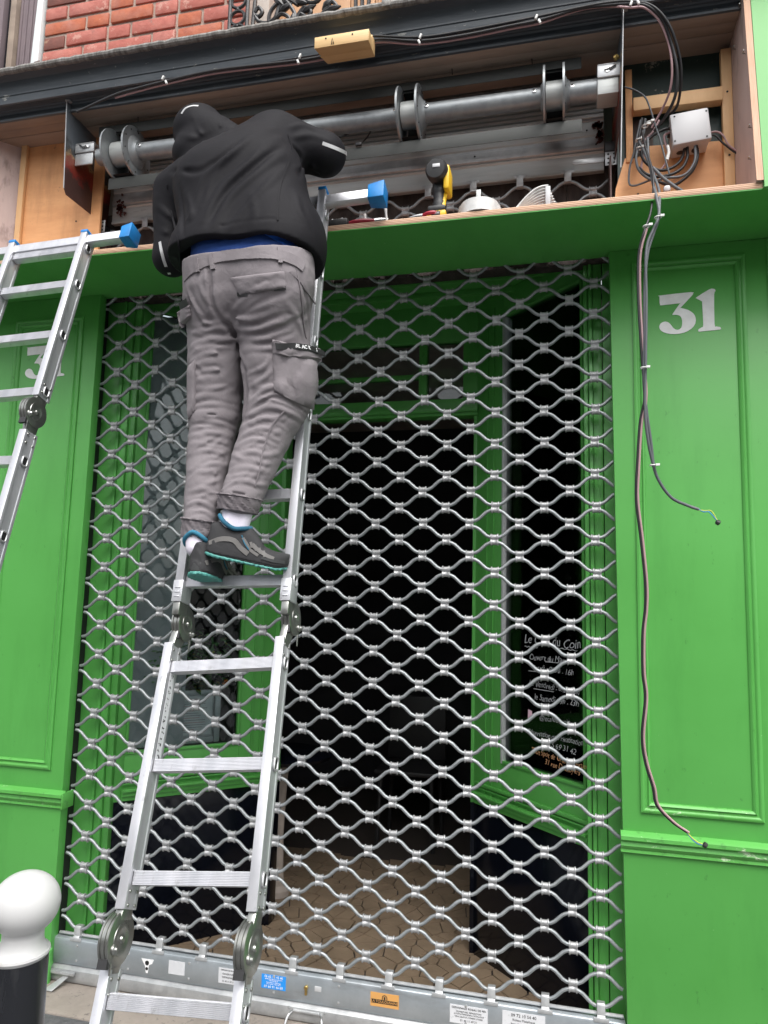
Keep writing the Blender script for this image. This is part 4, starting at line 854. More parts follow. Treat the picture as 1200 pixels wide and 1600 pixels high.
# ================================================================= LADDERS
def frame(a, b):
    a = np.array(a, float); b = np.array(b, float); u = b - a; L = np.linalg.norm(u); u /= L
    r = np.array([1., 0, 0]); r = r - u * (r @ u); r /= np.linalg.norm(r); n = np.cross(u, r)   # n points away from the street
    if n[1] < 0: n = -n
    return a, u, r, n, L
RW, RD = .027, .062
def rung_mesh(W):
    prof = []
    w2, h2 = .0145, .0165
    # front face ribs
    for i in range(9):
        z = -h2 + 2 * h2 * (i + .5) / 9 ; prof += [(-w2 + .0016, z - .0014), (-w2, z - .0008), (-w2, z + .0008), (-w2 + .0016, z + .0014)]
    prof += [(-w2 + .003, h2)]
    for i in range(6):
        y = -w2 + .004 + (2 * w2 - .006) * (i + .5) / 6; prof += [(y - .0014, h2), (y - .0008, h2 + .0014), (y + .0008, h2 + .0014), (y + .0014, h2)]
    prof += [(w2, h2), (w2, -h2), (-w2 + .003, -h2)]
    g = MB(); g.prism([(0, a, b) for a, b in prof], (W - 2 * RW, 0, 0)); return g.mesh('rung', M['alu'], smooth=25)
def holes(g, gd, c, u, n, r, s):
    """flared rung end on the outside of a stile"""
    pts = []
    for k in range(21):
        a = 2 * math.pi * k / 20; ca, sa = math.cos(a), math.sin(a)
        q = (abs(ca) ** 4 + abs(sa) ** 4) ** -.25
        pts.append(c + u * ca * q * .0165 + n * sa * q * .0125 + r * s * .001)
    g.tube(pts, .0035, 6, cap=False); gd.prism([p for p in pts[:-1]], r * s * .0006)
def section(t, a, b, W, rungs, cap=False, sticker=False, plates=()):
    a, u, r, n, L = frame(a, b)
    for s, x0 in ((-1, 0), (1, W - RW)):
        g = MB(); c0 = a + r * x0
        pr = [(0, 0), (RW, 0), (RW, .012), (RW - .002, .014), (RW - .002, RD - .014), (RW, RD - .012), (RW, RD), (0, RD), (0, RD - .012), (.002, RD - .014), (.002, .014), (0, .012)]
        g.prism([c0 + r * p + n * q for p, q in pr], u * L)
        g.build('stile', M['alu'], t, bevel=.0012)
        st = bpy.data.objects[-1] if False else None
        gh = MB(); gd = MB()
        for d in rungs:
            if s > 0: holes(gh, gd, a + u * d + r * W + n * RD * .52, u, n, r, 1)
        if gh.v: gh.loose('rung_collar', M['alu_side'], t, smooth=60); gd.loose('rung_opening', M['dark'], t)
        gr2 = MB()
        for d in plates:
            xs = W if s > 0 else RW
            for q in (.016, RD - .012): 
                for e in (-.016, .016): gr2.lathe(a + u * (d + e) + r * xs + n * q, r, [(0, .005), (.0016, .004), (.0022, .002)], 10)
        if gr2.v: gr2.loose('rivet', M['zinc'], t)
        if cap:
            g = MB(); g.obox(a + u * (L + .004) + r * (x0 + RW / 2) + n * RD / 2, r * (RW / 2 + .002), n * (RD / 2 + .002), u * .007); g.build('end_cap', M['blue_plastic'], t, bevel=.003)
    rm = rung_mesh(W)
    for d in rungs:
        c = a + u * d + r * RW + n * RD * .5
        A = Matrix(((r[0], n[0], u[0], c[0]), (r[1], n[1], u[1], c[1]), (r[2], n[2], u[2], c[2]), (0, 0, 0, 1)))
        put(bpy.data.objects.new('rung', rm), t, mat=A)
    return a, u, r, n, L
def hinge(t, p0, u0, p1, u1, r, n, W, out, rad=.046):
    """articulated joint on both stiles; p0,u0 end of the lower section, p1,u1 start of the upper; out = side the disc bulges to (-1 street, +1 wall)"""
    for s, x0 in ((-1, 0), (1, W - RW)):
        h = None
        c = (p0 + p1) / 2 + r * (x0 + RW / 2) + n * (RD / 2 + (.040 if out > 0 else -.012))
        g = MB(); g.lathe(c - r * .015, r, [(0, rad - .004), (.002, rad), (.007, rad), (.008, rad - .003), (.010, rad - .003), (.011, rad), (.019, rad), (.020, rad - .003), (.022, rad - .003), (.023, rad), (.028, rad), (.030, rad - .004)], 40)
        h = g.build('hinge_disc', M['zinc'], t, smooth=30)
        g = MB(); g.lathe(c + r * .0145, r, [(0, rad * .62), (.002, rad * .60), (.003, rad * .42), (.0015, rad * .36), (.0015, rad * .16), (.006, rad * .13), (.008, rad * .06)], 32)
        g.build('pivot_boss', M['zinc'], h, smooth=30)
        g = MB()
        for (pp, uu, sg) in ((p0, u0, -1), (p1, u1, 1)):
            b = pp + r * (x0 + RW / 2) + n * RD / 2
            q = c + (b - c) * .25
            g.prism([b - r * .0105 - n * .020 + uu * sg * .02, b - r * .0105 + n * .022 + uu * sg * .02, q - r * .0105 + n * .034, q - r * .0105 - n * .030], r * .021)
        g.build('hinge_plate', M['zinc'], h, bevel=.002)
        g = MB(); e = c + n * (.030) * (-out) * -1 - u0 * .022
        g.lathe(e + r * .004, r, [(0, .012), (.016, .012), (.018, .008), (.024, .005)], 16); g.prism([e + r * .012 + u0 * .012 - n * .006, e + r * .012 + u0 * .012 + n * .008, e + r * .012 - u0 * .055 + n * .010, e + r * .012 - u0 * .055 + n * .004], r * .003)
        g.build('locking_lever', M['zinc'], h, bevel=.001)
        g = MB(); f = c - n * out * 0 - n * (rad - .004) ; 
        g.obox(c - n * (rad * .62) - u0 * rad * .80, r * .013, n * .005, u0 * .016); g.build('hinge_slot', M['tool_black'], h)
l1 = thing('folding_ladder', 'aluminium articulated ladder the worker stands on, leaning against the open box', 'ladder', (1.09, -1.43, ZG))
W1 = .38
a1 = section(l1, (.90, -1.43, ZG), (.855, -1.15, .49), W1, (.11, .39, .67), plates=(.70,))
a2 = section(l1, (.865, -1.121, .62), (.80, -.842, 1.265), W1 - .002, (.071, .351, .634), plates=(.025, .67))
a3 = section(l1, (.80, -.805, 1.42), (.75, -.47, 2.885), W1, (.033, .313, .593, .873, 1.153, 1.41), cap=True, plates=())
def endp(S): return S[0] + S[1] * S[4]
hinge(l1, endp(a1), a1[1], a2[0], a2[1], a1[2], a1[3], W1, -1, .061)
hinge(l1, endp(a2), a2[1], a3[0], a3[1], a2[2], a2[3], W1, 1, .054)
# reinforcing sleeves at the bottom of the top section
for s, x0 in ((-1, -.002), (1, W1 - RW - .002)):
    a, u, r, n, L = a3; g = MB(); c = a + u * .0 + r * (x0 + RW / 2 + .002) + n * (.028)
    g.obox(c, r * (RW / 2 + .003), n * .030, u * .034)
    for k in range(3): g.obox(c + u * (-.018 + .014 * k) - n * .031, r * .009, n * .0015, u * .0022)
    g.build('sleeve', M['alu'], l1, bevel=.0015)
    g = MB(); g.obox(a - u * .052 + r * (x0 + RW / 2 + .002) + n * .030, r * .012, n * .027, u * .022); g.build('joint_end', M['zinc'], l1, bevel=.003)
# warning sticker on the inside of the left stile
a, u, r, n, L = a2
c = a + u * (L - .21) + r * (RW + .0006) + n * RD * .5
st = MB().obox(c, r * .0004, n * .0125, u * .15).build('warning_sticker', M['st_white'], l1, smooth=0)
g = MB(); rr = random.Random(2)
for i in range(16):
    cc = c + u * (-.135 + i * .0165) + n * rr.uniform(-.003, .003) + r * .0006
    for k in range(rr.choice((2, 3))): g.obox(cc + n * rr.uniform(-.007, .007) + u * rr.uniform(-.004, .004), r * .0003, n * rr.uniform(.0008, .003), u * rr.uniform(.0006, .0025))
g.build('print', M['ink_blk'], l1, smooth=0); g = MB(); g.lathe(c + u * .138 + r * .0006, r, [(0, .006), (.0004, .006)], 10); g.build('print_mark', M['ink_red'], l1)
def crossbar(t, S, W, d, x0, x1, footl=.05, caps=(0, 1)):
    a, u, r, n, L = S; c = a + u * d + n * RD * .45
    g = MB(); 
    g.obox(c + r * (x0 + x1) / 2, r * (x1 - x0) / 2, n * .017, u * .019); g.build('stabiliser_bar', M['alu'], t, bevel=.002)
    for e, s in ((x0, -1), (x1, 1)):
        if (s > 0) in caps or (s < 0 and 0 in caps):
            g = MB(); k = c + r * (e + s * footl / 2)
            P = []
            for q, hs in ((-1, 1.0), (1, 1.22)):
                P.append([k + r * s * q * footl / 2 + n * i * .028 * hs + u * j * .030 * hs for i, j in ((-1, -1), (1, -1), (1, 1), (-1, 1))])
            g.add(P[0] + P[1], [(0, 1, 2, 3), (7, 6, 5, 4), (0, 4, 5, 1), (1, 5, 6, 2), (2, 6, 7, 3), (3, 7, 4, 0)]); g.build('foot', M['blue_plastic'], t, bevel=.004)
crossbar(l1, a3, W1, 1.465, -.17, .54, .062)
l2 = thing('folding_ladder', 'second aluminium ladder cut off by the left edge, its blue foot against the box', 'ladder', (-.05, -1.6, ZG))
W2 = .355
xr = .135
T2 = np.array([xr - W2 + .025, -.50, 2.80]); H2 = np.array([xr - W2 + .058, -.735, 2.075])
b2 = section(l2, H2, T2, W2, (.03, .28, .52, .70), cap=True, plates=(.035,))
B2 = np.array([xr - W2 + .058, -.775, 1.955]); L2 = np.array([xr - W2 + .062, -.96, 1.25])
a_, u_, r_, n_, L_ = frame(L2, B2)
b1 = section(l2, L2, B2, W2, (.07, .35, .62), plates=(.70,))
b0 = section(l2, (L2[0], -1.50, ZG), L2 - np.array([0, .02, .06]), W2, (.2, .48, .76, 1.04, 1.32))
hinge(l2, endp(b1), b1[1], b2[0], b2[1], b2[2], b2[3], W2, -1, .054)
crossbar(l2, b2, W2, .735, -.17, .505, .05)
hinge(l2, endp(b0), b0[1], b1[0], b1[1], b1[2], b1[3], W2, -1, .046)
# ================================================================= ITEMS IN THE BOX
def cable(name, pts, r, m, parent=None, n=8, seg=7): return MB().tube(spline(pts, n), r, seg).build(name, M[m], parent, smooth=80)
def cabY(px, Y): return [at(x, y, Y=(Y if not hasattr(Y, '__len__') else Y[i])) for i, (x, y) in enumerate(px)]
jb = thing('junction_box', 'pale grey square electrical junction box screwed to the plywood', 'junction box', (2.42, -.15, 3.08))
jb.rotation_euler = (0, 0, 0)
tl = Matrix.Rotation(R_(-5), 4, 'Y')
def jbb(x0, x1, y0, y1, z0, z1, nm, m, bev):
    g = MB(); g.box((x0, y0, z0), (x1, y1, z1)); me = g.mesh(nm, M[m], bev); me.transform(Matrix.Translation((2.425, -.15, 3.14)) @ tl @ Matrix.Translation((-2.425, .15, -3.14))); return put(bpy.data.objects.new(nm, me), jb)
jbb(2.362, 2.486, -.185, -.116, 3.078, 3.192, 'base', 'jbox', .006); jbb(2.358, 2.490, -.212, -.187, 3.074, 3.196, 'lid', 'jbox', .006)
g = MB()
for x, z in ((2.370, 3.088), (2.478, 3.083), (2.370, 3.184), (2.478, 3.181)): g.lathe((x, -.2125, z + (2.425 - x) * -.087), (0, -1, 0), [(0, .0035), (.0004, .0035)], 8)
g.loose('lid_screw', M['dark'], jb)
g = MB()
for x in (2.395, 2.448): g.lathe((x, -.15, 3.086), (0, 0, -1), [(0, .014), (.012, .012)], 14)
g.lathe((2.366, -.15, 3.15), (-1, 0, 0), [(0, .012), (.012, .011)], 14); g.lathe((2.484, -.15, 3.13), (1, 0, 0), [(0, .012), (.008, .011)], 14); g.loose('cable_gland', M['tool_black'], jb)
def cab(name, label, px, Y, r, m, extra=None):
    o = cable(name, cabY(px, Y), r, m); tag(o, label, 'cable'); return o
# main run along the cornice, over the side plate and down into the box
run = [(120, 175), (180, 148), (215, 138), (258, 127), (330, 111), (400, 102), (470, 94), (520, 84), (585, 62), (655, 64), (720, 56), (800, 40), (845, 31), (905, 14), (950, 8), (985, 6)]
# (x, z) path just in front of the frieze
YC = -.368
def rc(pts, Y): return [at(x, y, Y=Y) for x, y in pts]
o = cable('cornice_cable', rc(run, YC) + cabY([(1012, 10), (1036, 32), (1050, 72), (1058, 110), (1055, 150), (1038, 185), (1022, 205)], [-.37, -.35, -.32, -.30, -.27, -.22, -.19]), .0056, 'cable_blk'); tag(o, 'thick black cable running along the cornice and looping into the box', 'cable')
o = cable('cornice_cable', rc([(x, y + 5 - (3 if x > 900 else 0)) for x, y in run[1:-1]], YC + .01) + cabY([(985, 12), (1006, 12), (1028, 30), (1044, 66), (1050, 105), (1047, 140), (1034, 172), (1018, 200)], [-.375, -.37, -.35, -.32, -.30, -.27, -.22, -.19]), .0042, 'cable_pnk'); tag(o, 'thin rose and black wire pair beside the cornice cable', 'cable')
o = cable('cornice_cable', rc([(585, 56), (655, 58), (720, 49), (840, 26), (905, 12), (950, 4), (985, 2)], YC - .004) + cabY([(1020, 10), (1046, 40), (1062, 90), (1064, 130), (1058, 165), (1046, 180)], [-.37, -.35, -.3, -.26, -.2, -.15]), .005, 'cable_blk'); tag(o, 'outermost black cable of the loop hanging from the cornice end', 'cable')
cl = MB().box((-.004, -.006, -.009), (.004, .004, .009)).mesh('cable_clip', M['clip'], bevel=.002)
for i, (x, y) in enumerate(((255, 122), (260, 129), (469, 88), (466, 97), (657, 57), (655, 66), (838, 27), (843, 34), (986, 6), (997, 4))):
    p = at(x, y, Y=YC - .010); o = put(bpy.data.objects.new('cable_clip', cl), None, p); o.rotation_euler = (0, .4 * (-1) ** i, 0)
    tag(o, 'small white cable clip nailed to the cornice along the black cable', 'cable clip', 'white clips along the cornice cable')
loops = [
 ('black cable curling from the left of the junction box', [(1049, 200), (1036, 203), (1020, 212), (1006, 226), (1002, 240), (1010, 255), (1030, 266), (1050, 262), (1064, 250), (1070, 232)], -.17, .0055, 'cable_blk'),
 ('black cable looping from the first gland under the junction box', [(1074, 229), (1074, 246), (1066, 262), (1050, 272), (1030, 276), (1010, 272), (998, 262)], -.175, .0055, 'cable_blk'),
 ('outer black cable looping from the second gland under the box', [(1088, 228), (1090, 245), (1082, 266), (1066, 282), (1050, 290), (1032, 285), (1012, 278)], -.172, .0058, 'cable_blk'),
 ('grey cable bent from the second gland towards the shelf', [(1086, 228), (1086, 250), (1076, 268), (1062, 276), (1040, 278), (1020, 282), (1000, 268), (994, 250), (996, 234)], -.19, .005, 'cable_gry'),
 ('rose and black wire loop beside the junction box', [(1048, 206), (1038, 212), (1040, 226), (1044, 240), (1040, 256), (1026, 270), (1010, 272), (1002, 262), (1008, 235), (1006, 222), (1020, 206), (1030, 188)], -.165, .0042, 'cable_pnk'),
 ('dark wire sagging to the plywood corner left of the loops', [(1001, 188), (996, 210), (990, 240), (984, 262), (983, 286), (992, 290), (1012, 283), (1030, 276)], -.16, .0038, 'cable_gry'),
 ('thin black wire crossing from the side plate down behind the box', [(976, 136), (992, 141), (1008, 152), (1016, 170), (1024, 196), (1032, 220), (1040, 250), (1046, 272)], -.20, .0034, 'cable_gry'),
 ('rose wire leaving the junction box to the right panel', [(1106, 208), (1120, 206), (1130, 212), (1138, 226), (1150, 235), (1158, 238)], -.16, .0036, 'cable_pnk'),
 ('dark wire beside the rose wire at the right of the junction box', [(1106, 212), (1118, 212), (1128, 222), (1140, 232), (1150, 239), (1158, 241)], -.155, .0036, 'cable_blk')]
for lb, px, Y, r, mt in loops: cab('loop_cable', lb, px, Y, r, mt)
cab('loop_cable', 'bundle of dark cables standing against the left batten', [(1003, 185), (1000, 205), (996, 228), (990, 246)], -.15, .006, 'cable_blk')
cab('loop_cable', 'short dark cable stub behind the loops', [(1008, 186), (1006, 205), (1000, 224), (996, 240)], -.14, .006, 'cable_gry')
cab('cut_cable', 'cut grey cable end lying on the shelf corner', [(1020, 262), (1036, 278), (1052, 290), (1066, 299)], -.21, .0065, 'cable_gry')
tag(MB().box(at(1042, 296, Y=-.26) - .012, at(1042, 296, Y=-.26) + .012).build('tape_lump', M['jbox'], None, bevel=.008), 'crumpled grey tape lump on the shelf under the cables', 'tape')
tag(cable('wire_marker', cabY([(1043, 228), (1045, 238), (1042, 250)], -.19), .0062, 'clip'), 'short white sleeve around the looping wires', 'sleeve')
# hanging cables in front of the right pilaster
hc1 = thing('hanging_cable', 'shorter grey cable hanging from the box with a bent stripped end', 'cable', at(1025, 700, Y=-.43))
cable('sheath', cabY([(997, 218), (1008, 240), (1016, 262), (1020, 285), (1025, 305), (1030, 335), (1021, 365), (1012, 395), (1008, 440), (1007, 520), (1006, 590), (1010, 640), (1017, 690), (1022, 730), (1032, 755), (1050, 778), (1075, 790), (1092, 796)], [-.19, -.21, -.27, -.33, -.40, -.43, -.43, -.43, -.43, -.42, -.41, -.40, -.39, -.38, -.37, -.36, -.35, -.35]), .0052, 'cable_gry', hc1)
cable('stripped_wire', cabY([(1092, 796), (1100, 800), (1108, 800), (1120, 813)], -.35), .0018, 'wire_b', hc1, seg=5); cable('stripped_wire', cabY([(1092, 797), (1102, 798), (1112, 799), (1121, 814)], -.35), .0018, 'wire_y', hc1, seg=5)
MB().lathe(at(1121, 816, Y=-.35), (.5, 0, -.3), [(-.006, .003), (-.003, .008), (.006, .009), (.009, .003)], 10).build('tape_end', M['tool_black'], hc1)
hc2 = thing('hanging_cable', 'long rose and black cable pair hanging down to the dado rail', 'cable', at(1005, 1000, Y=-.41))
pth = [(1003, 205), (1010, 235), (1018, 262), (1021, 290), (1017, 330), (1008, 358), (1000, 385), (997, 415), (998, 480), (1003, 560), (1007, 620), (1000, 660), (996, 720), (994, 780), (1001, 840), (1008, 910), (1008, 950), (1004, 990), (1004, 1050), (1008, 1090), (1003, 1150), (1008, 1190), (1020, 1230), (1026, 1258), (1050, 1284), (1073, 1300)]
yy = list(np.interp(range(len(pth)), [0, 3, 5, 25], [-.19, -.36, -.44, -.30]))
cable('sheath', cabY(pth, yy), .0042, 'cable_blk', hc2); cable('rose_wire', [p + np.array([.0062, -.003, 0]) for p in cabY(pth[5:], yy[5:])], .0036, 'cable_pnk', hc2)
cable('stripped_wire', cabY([(1073, 1300), (1080, 1308), (1090, 1316), (1098, 1319)], -.30), .0022, 'wire_y', hc2, seg=5); cable('stripped_wire', cabY([(1073, 1301), (1083, 1313), (1092, 1319), (1099, 1320)], -.30), .0018, 'wire_b', hc2, seg=5)
MB().lathe(at(1101, 1320, Y=-.30), (.5, 0, -.3), [(-.006, .003), (-.003, .009), (.006, .009), (.009, .003)], 10).build('tape_end', M['tool_black'], hc2)
hc3 = thing('hanging_cable', 'second grey cable hanging close to the shorter one and ending at the white tie', 'cable', at(1010, 500, Y=-.43))
cable('sheath', cabY([(1012, 215), (1014, 250), (1022, 275), (1030, 300), (1029, 338), (1020, 360), (1012, 380), (1009, 410), (1010, 470), (1009, 560), (1008, 640), (1013, 690), (1020, 724)], [-.19, -.22, -.3, -.38, -.44, -.44, -.44, -.44, -.43, -.42, -.41, -.40, -.385]), .0048, 'cable_gry', hc3)
ty = MB(); ty.tube([(math.cos(a) * .010, math.sin(a) * .010, 0) for a in np.linspace(0, 6.283, 15)], .0024, 6); ty.box((.006, -.016, -.0035), (.018, -.009, .0035)); tym = ty.mesh('cable_tie', M['clip'])
for x, y, Y, lb in ((1010, 354, -.437, 'left'), (1028, 340, -.437, 'right'), (1006, 575, -.42, 'mid'), (1021, 727, -.385, 'low')):
    o = put(bpy.data.objects.new('cable_tie', tym), None, at(x, y, Y=Y))
    tag(o, {'left': 'white cable tie on the left cable just below the shelf edge', 'right': 'white cable tie on the right cable just below the shelf edge', 'mid': 'white cable tie joining the hanging cables beside the 31', 'low': 'white cable tie where the shorter cable bends away'}[lb], 'cable tie')
for x, y, lb in ((1008, 197, 'lower white tie gathering the cables above the loops'), (1014, 192, 'upper white tie gathering the cables above the loops'), (998, 219, 'white tie around the dark cable bundle'), (999, 232, 'crumpled white tie end under the dark bundle')):
    o = put(bpy.data.objects.new('cable_tie', tym), None, at(x, y, Y=-.19)); tag(o, lb, 'cable tie')
tag(MB().tube([at(1046, 168, Y=-.12), at(1049, 174, Y=-.125), at(1051, 171, Y=-.13)], .003, 6).build('wire_stub', M['clip'], None), 'little twist of pale wire sticking out above the junction box', 'wire')

# ---------------------------------------------------------------- tools on the shelf
SZ = 2.787
dr = thing('cordless_drill', 'yellow and black cordless drill standing upright on its battery', 'drill', (1.515, -.33, SZ))
p = at(683, 345, Y=-.36); bx_, by_ = p[0], -.34
g = MB(); g.box((bx_ - .036, by_ - .05, SZ), (bx_ + .036, by_ + .04, SZ + .026)); g.build('battery', M['yellow'], dr, bevel=.006)
g = MB(); g.box((bx_ - .030, by_ - .051, SZ + .026), (bx_ + .034, by_ + .04, SZ + .045)); g.build('battery_latch', M['tool_black'], dr, bevel=.005)
g = MB(); g.box((bx_ - .016, by_ - .0515, SZ + .005), (bx_ + .016, by_ - .05, SZ + .019)); g.build('badge', M['tool_black'], dr, bevel=.0005)
text_mesh('print', 'DEWALT', .011, M['tool_black'], dr, (bx_, by_ - .0515, SZ + .0225), (1, 0, 0), (0, 0, 1)); text_mesh('print', '18V XR', .008, M['silver'], dr, (bx_, by_ - .053, SZ + .012), (1, 0, 0), (0, 0, 1))
hp = [(bx_ + .002, by_, SZ + .04), (bx_ + .004, by_ + .003, SZ + .085), (bx_ + .002, by_ + .006, SZ + .12), (bx_ + .002, by_ + .012, SZ + .155)]
MB().tube(spline(hp, 5), [.025] * 5 + [.022] * 5 + [.027] * 6, 14).build('handle', M['tool_black'], dr, smooth=60)
c = np.array([bx_ - .004, by_ - .01, SZ + .185])
MB().lathe(c - np.array([0, .045, 0]), (.10, 1, .12), [(-.002, .014), (0, .034), (.012, .041), (.035, .042), (.06, .040), (.09, .034), (.11, .024), (.13, .02), (.15, .016), (.16, .008)], 24).build('motor_housing', M['tool_black'], dr, smooth=50)
g = MB(); g.box((bx_ - .014, by_ - .060, SZ + .186), (bx_ + .014, by_ - .0565, SZ + .200)); g.build('rear_badge', M['jbox'], dr, bevel=.002)
g = MB(); g.box((bx_ + .022, by_ - .035, SZ + .115), (bx_ + .045, by_ + .05, SZ + .21)); me = g.build('side_shell', M['yellow'], dr, bevel=.009)
g = MB(); g.tube([(bx_ + .020, by_ - .01, SZ + .06), (bx_ + .022, by_, SZ + .10), (bx_ + .026, by_ + .01, SZ + .13)], .009, 8); g.build('grip_shell', M['yellow'], dr)
def ringstack(name, label, cx, y, w, h, tilt, seed):
    t = thing(name, label, 'sealing strip coil', (cx, y, SZ)); r = random.Random(seed)
    me_list = []
    for k in range(6):
        g = MB(); R2 = w / 2 - abs(k - 2) * .002; z = SZ + .006 + k * h / 7
        pts = [(cx + R2 * math.cos(a) + k * tilt, y + .05 * math.sin(a), z + .004 * math.sin(a * 1 + k) + .012 * math.sin(a)) for a in np.linspace(0, 6.283, 37)]
        g.tube(pts, h / 13, 6); g.build('coil', M['white_plastic'], t, smooth=60)
    MB().lathe((cx + 2 * tilt, y, SZ + .004), (0, 0, 1), [(0, w / 2 - .006), (h * .80, w / 2 - .008)], 28).build('core', M['white_plastic'], t)
    return t
q1 = at(748, 330, Y=-.36); ringstack('white_coil', 'flat coil of white plastic strip lying beside the drill', q1[0], -.335, .155, .060, 0, 1)
MB().box((q1[0] - .006, -.392, SZ + .02), (q1[0] + .010, -.386, SZ + .085)).build('clamp_strip', M['galv_dirty'], bpy.data.objects['white_coil'], bevel=.001)
q2 = at(832, 320, Y=-.37); t2 = thing('white_coil', 'taller tilted bundle of white plastic strip at the right end of the shelf', 'sealing strip coil', (q2[0], -.27, SZ))
for k in range(7):
    yk = -.375 + k * .003
    pts = [(q2[0] - .055 + .11 * s + .004 * k, yk, SZ + .008 + (.072 - k * .009) * math.sin(min(1, s * 1.15) * 1.57)) for s in np.linspace(0, 1, 14)]
    MB().tube(pts, .0052, 6).build('strip', M['white_plastic'], t2, smooth=60)
MB().box((q2[0] + .045, -.38, SZ), (q2[0] + .062, -.34, SZ + .078)).build('cut_end', M['jbox'], t2, bevel=.002)
def pliers(label, cx, y, a, L=.10):
    t = thing('pliers', label, 'pliers', (cx, y, SZ)); d = np.array([math.cos(a), 0, math.sin(a) * .3]); s_ = np.array([-math.sin(a), 1, 0]) * .012
    c = np.array([cx, y, SZ + .016])
    for s in (-1, 1): MB().tube(spline([c, c - d * L * .4 + s_ * s * 1.2, c - d * L * .8 + s_ * s * 1.4, c - d * L + s_ * s], 5), .0085, 8).build('grip', M['red'], t)
    MB().tube([c - d * .005, c + d * .02, c + d * .05], [.010, .009, .003], 8).build('jaw', M['steel'], t); return t
q = at(655, 349, Y=-.34); pliers('red handled pliers lying just left of the drill', q[0] + .02, -.372, math.pi, .05)
q = at(590, 352, Y=-.34); pliers('red handled pliers lying between the two white pegs', q[0], -.372, .2)
for px, lb, h in ((574, 'short white plastic peg at the left end of the red pliers', .045), (606, 'taller white plastic peg standing before the grille', .062)):
    q = at(px, 352, Y=-.36); tag(MB().tube([(q[0], -.375, SZ), (q[0] - .005, -.375, SZ + h * .7), (q[0] - .007, -.375, SZ + h)], [.0045, .0045, .0065], 8).build('white_peg', M['clip'], None), lb, 'peg')
q = at(536, 357, Y=-.3); cs = thing('fixings_case', 'small dark fixings case with screws on top right of the ladder', 'case', (q[0], -.3, SZ))
MB().box((q[0] - .045, -.39, SZ), (q[0] + .045, -.32, SZ + .034)).build('case', M['tool_black'], cs, bevel=.008)
g = MB(); r = random.Random(3)
for i in range(12): x = q[0] + r.uniform(-.03, .03); g.tube([(x, -.37, SZ + .036), (x + r.uniform(-.01, .01), -.36, SZ + .046)], .003, 6)
g.loose('screw', M['steel'], cs)
q = at(480, 340, Y=-.35); tb2 = thing('paint_tin', 'white tin half hidden between the worker and the ladder rail', 'tin', (q[0], -.33, SZ)); MB().lathe((q[0], -.30, SZ), (0, 0, 1), [(0, .045), (.055, .045), (.058, .047), (.062, .045)], 24).build('tin', M['jbox'], tb2)
# ---------------------------------------------------------------- bollard
bc = at(40, 1411, Y=-1.62); bx0, by0, bz0 = bc
bo = thing('ball_bollard', 'black bollard topped with a big white ball in the lower left corner', 'bollard', (bx0, by0, ZG))
rb = .0605
MB().lathe((bx0, by0, bz0), (0, 0, 1), [(-.082, .046), (-.076, .041), (-.068, .0375), (-.060, .036), (-.054, .036)] + [(rb * .92 * math.sin(a), rb * math.cos(a)) for a in np.linspace(-.93, 1.5707, 30)], 64).build('ball', M['porcelain'], bo, smooth=60)
MB().lathe((bx0 - .008, by0, bz0 - .0815), (0, 0, 1), [(-.010, .052), (-.004, .0555), (0, .0545), (.001, .050)], 64).build('collar', M['porcelain'], bo, smooth=30)
MB().lathe((bx0 - .008, by0, ZG - .02), (0, 0, 1), [(0, .053), (bz0 - .0915 - ZG + .02, .053)], 64).build('post', M['post_black'], bo, smooth=30)
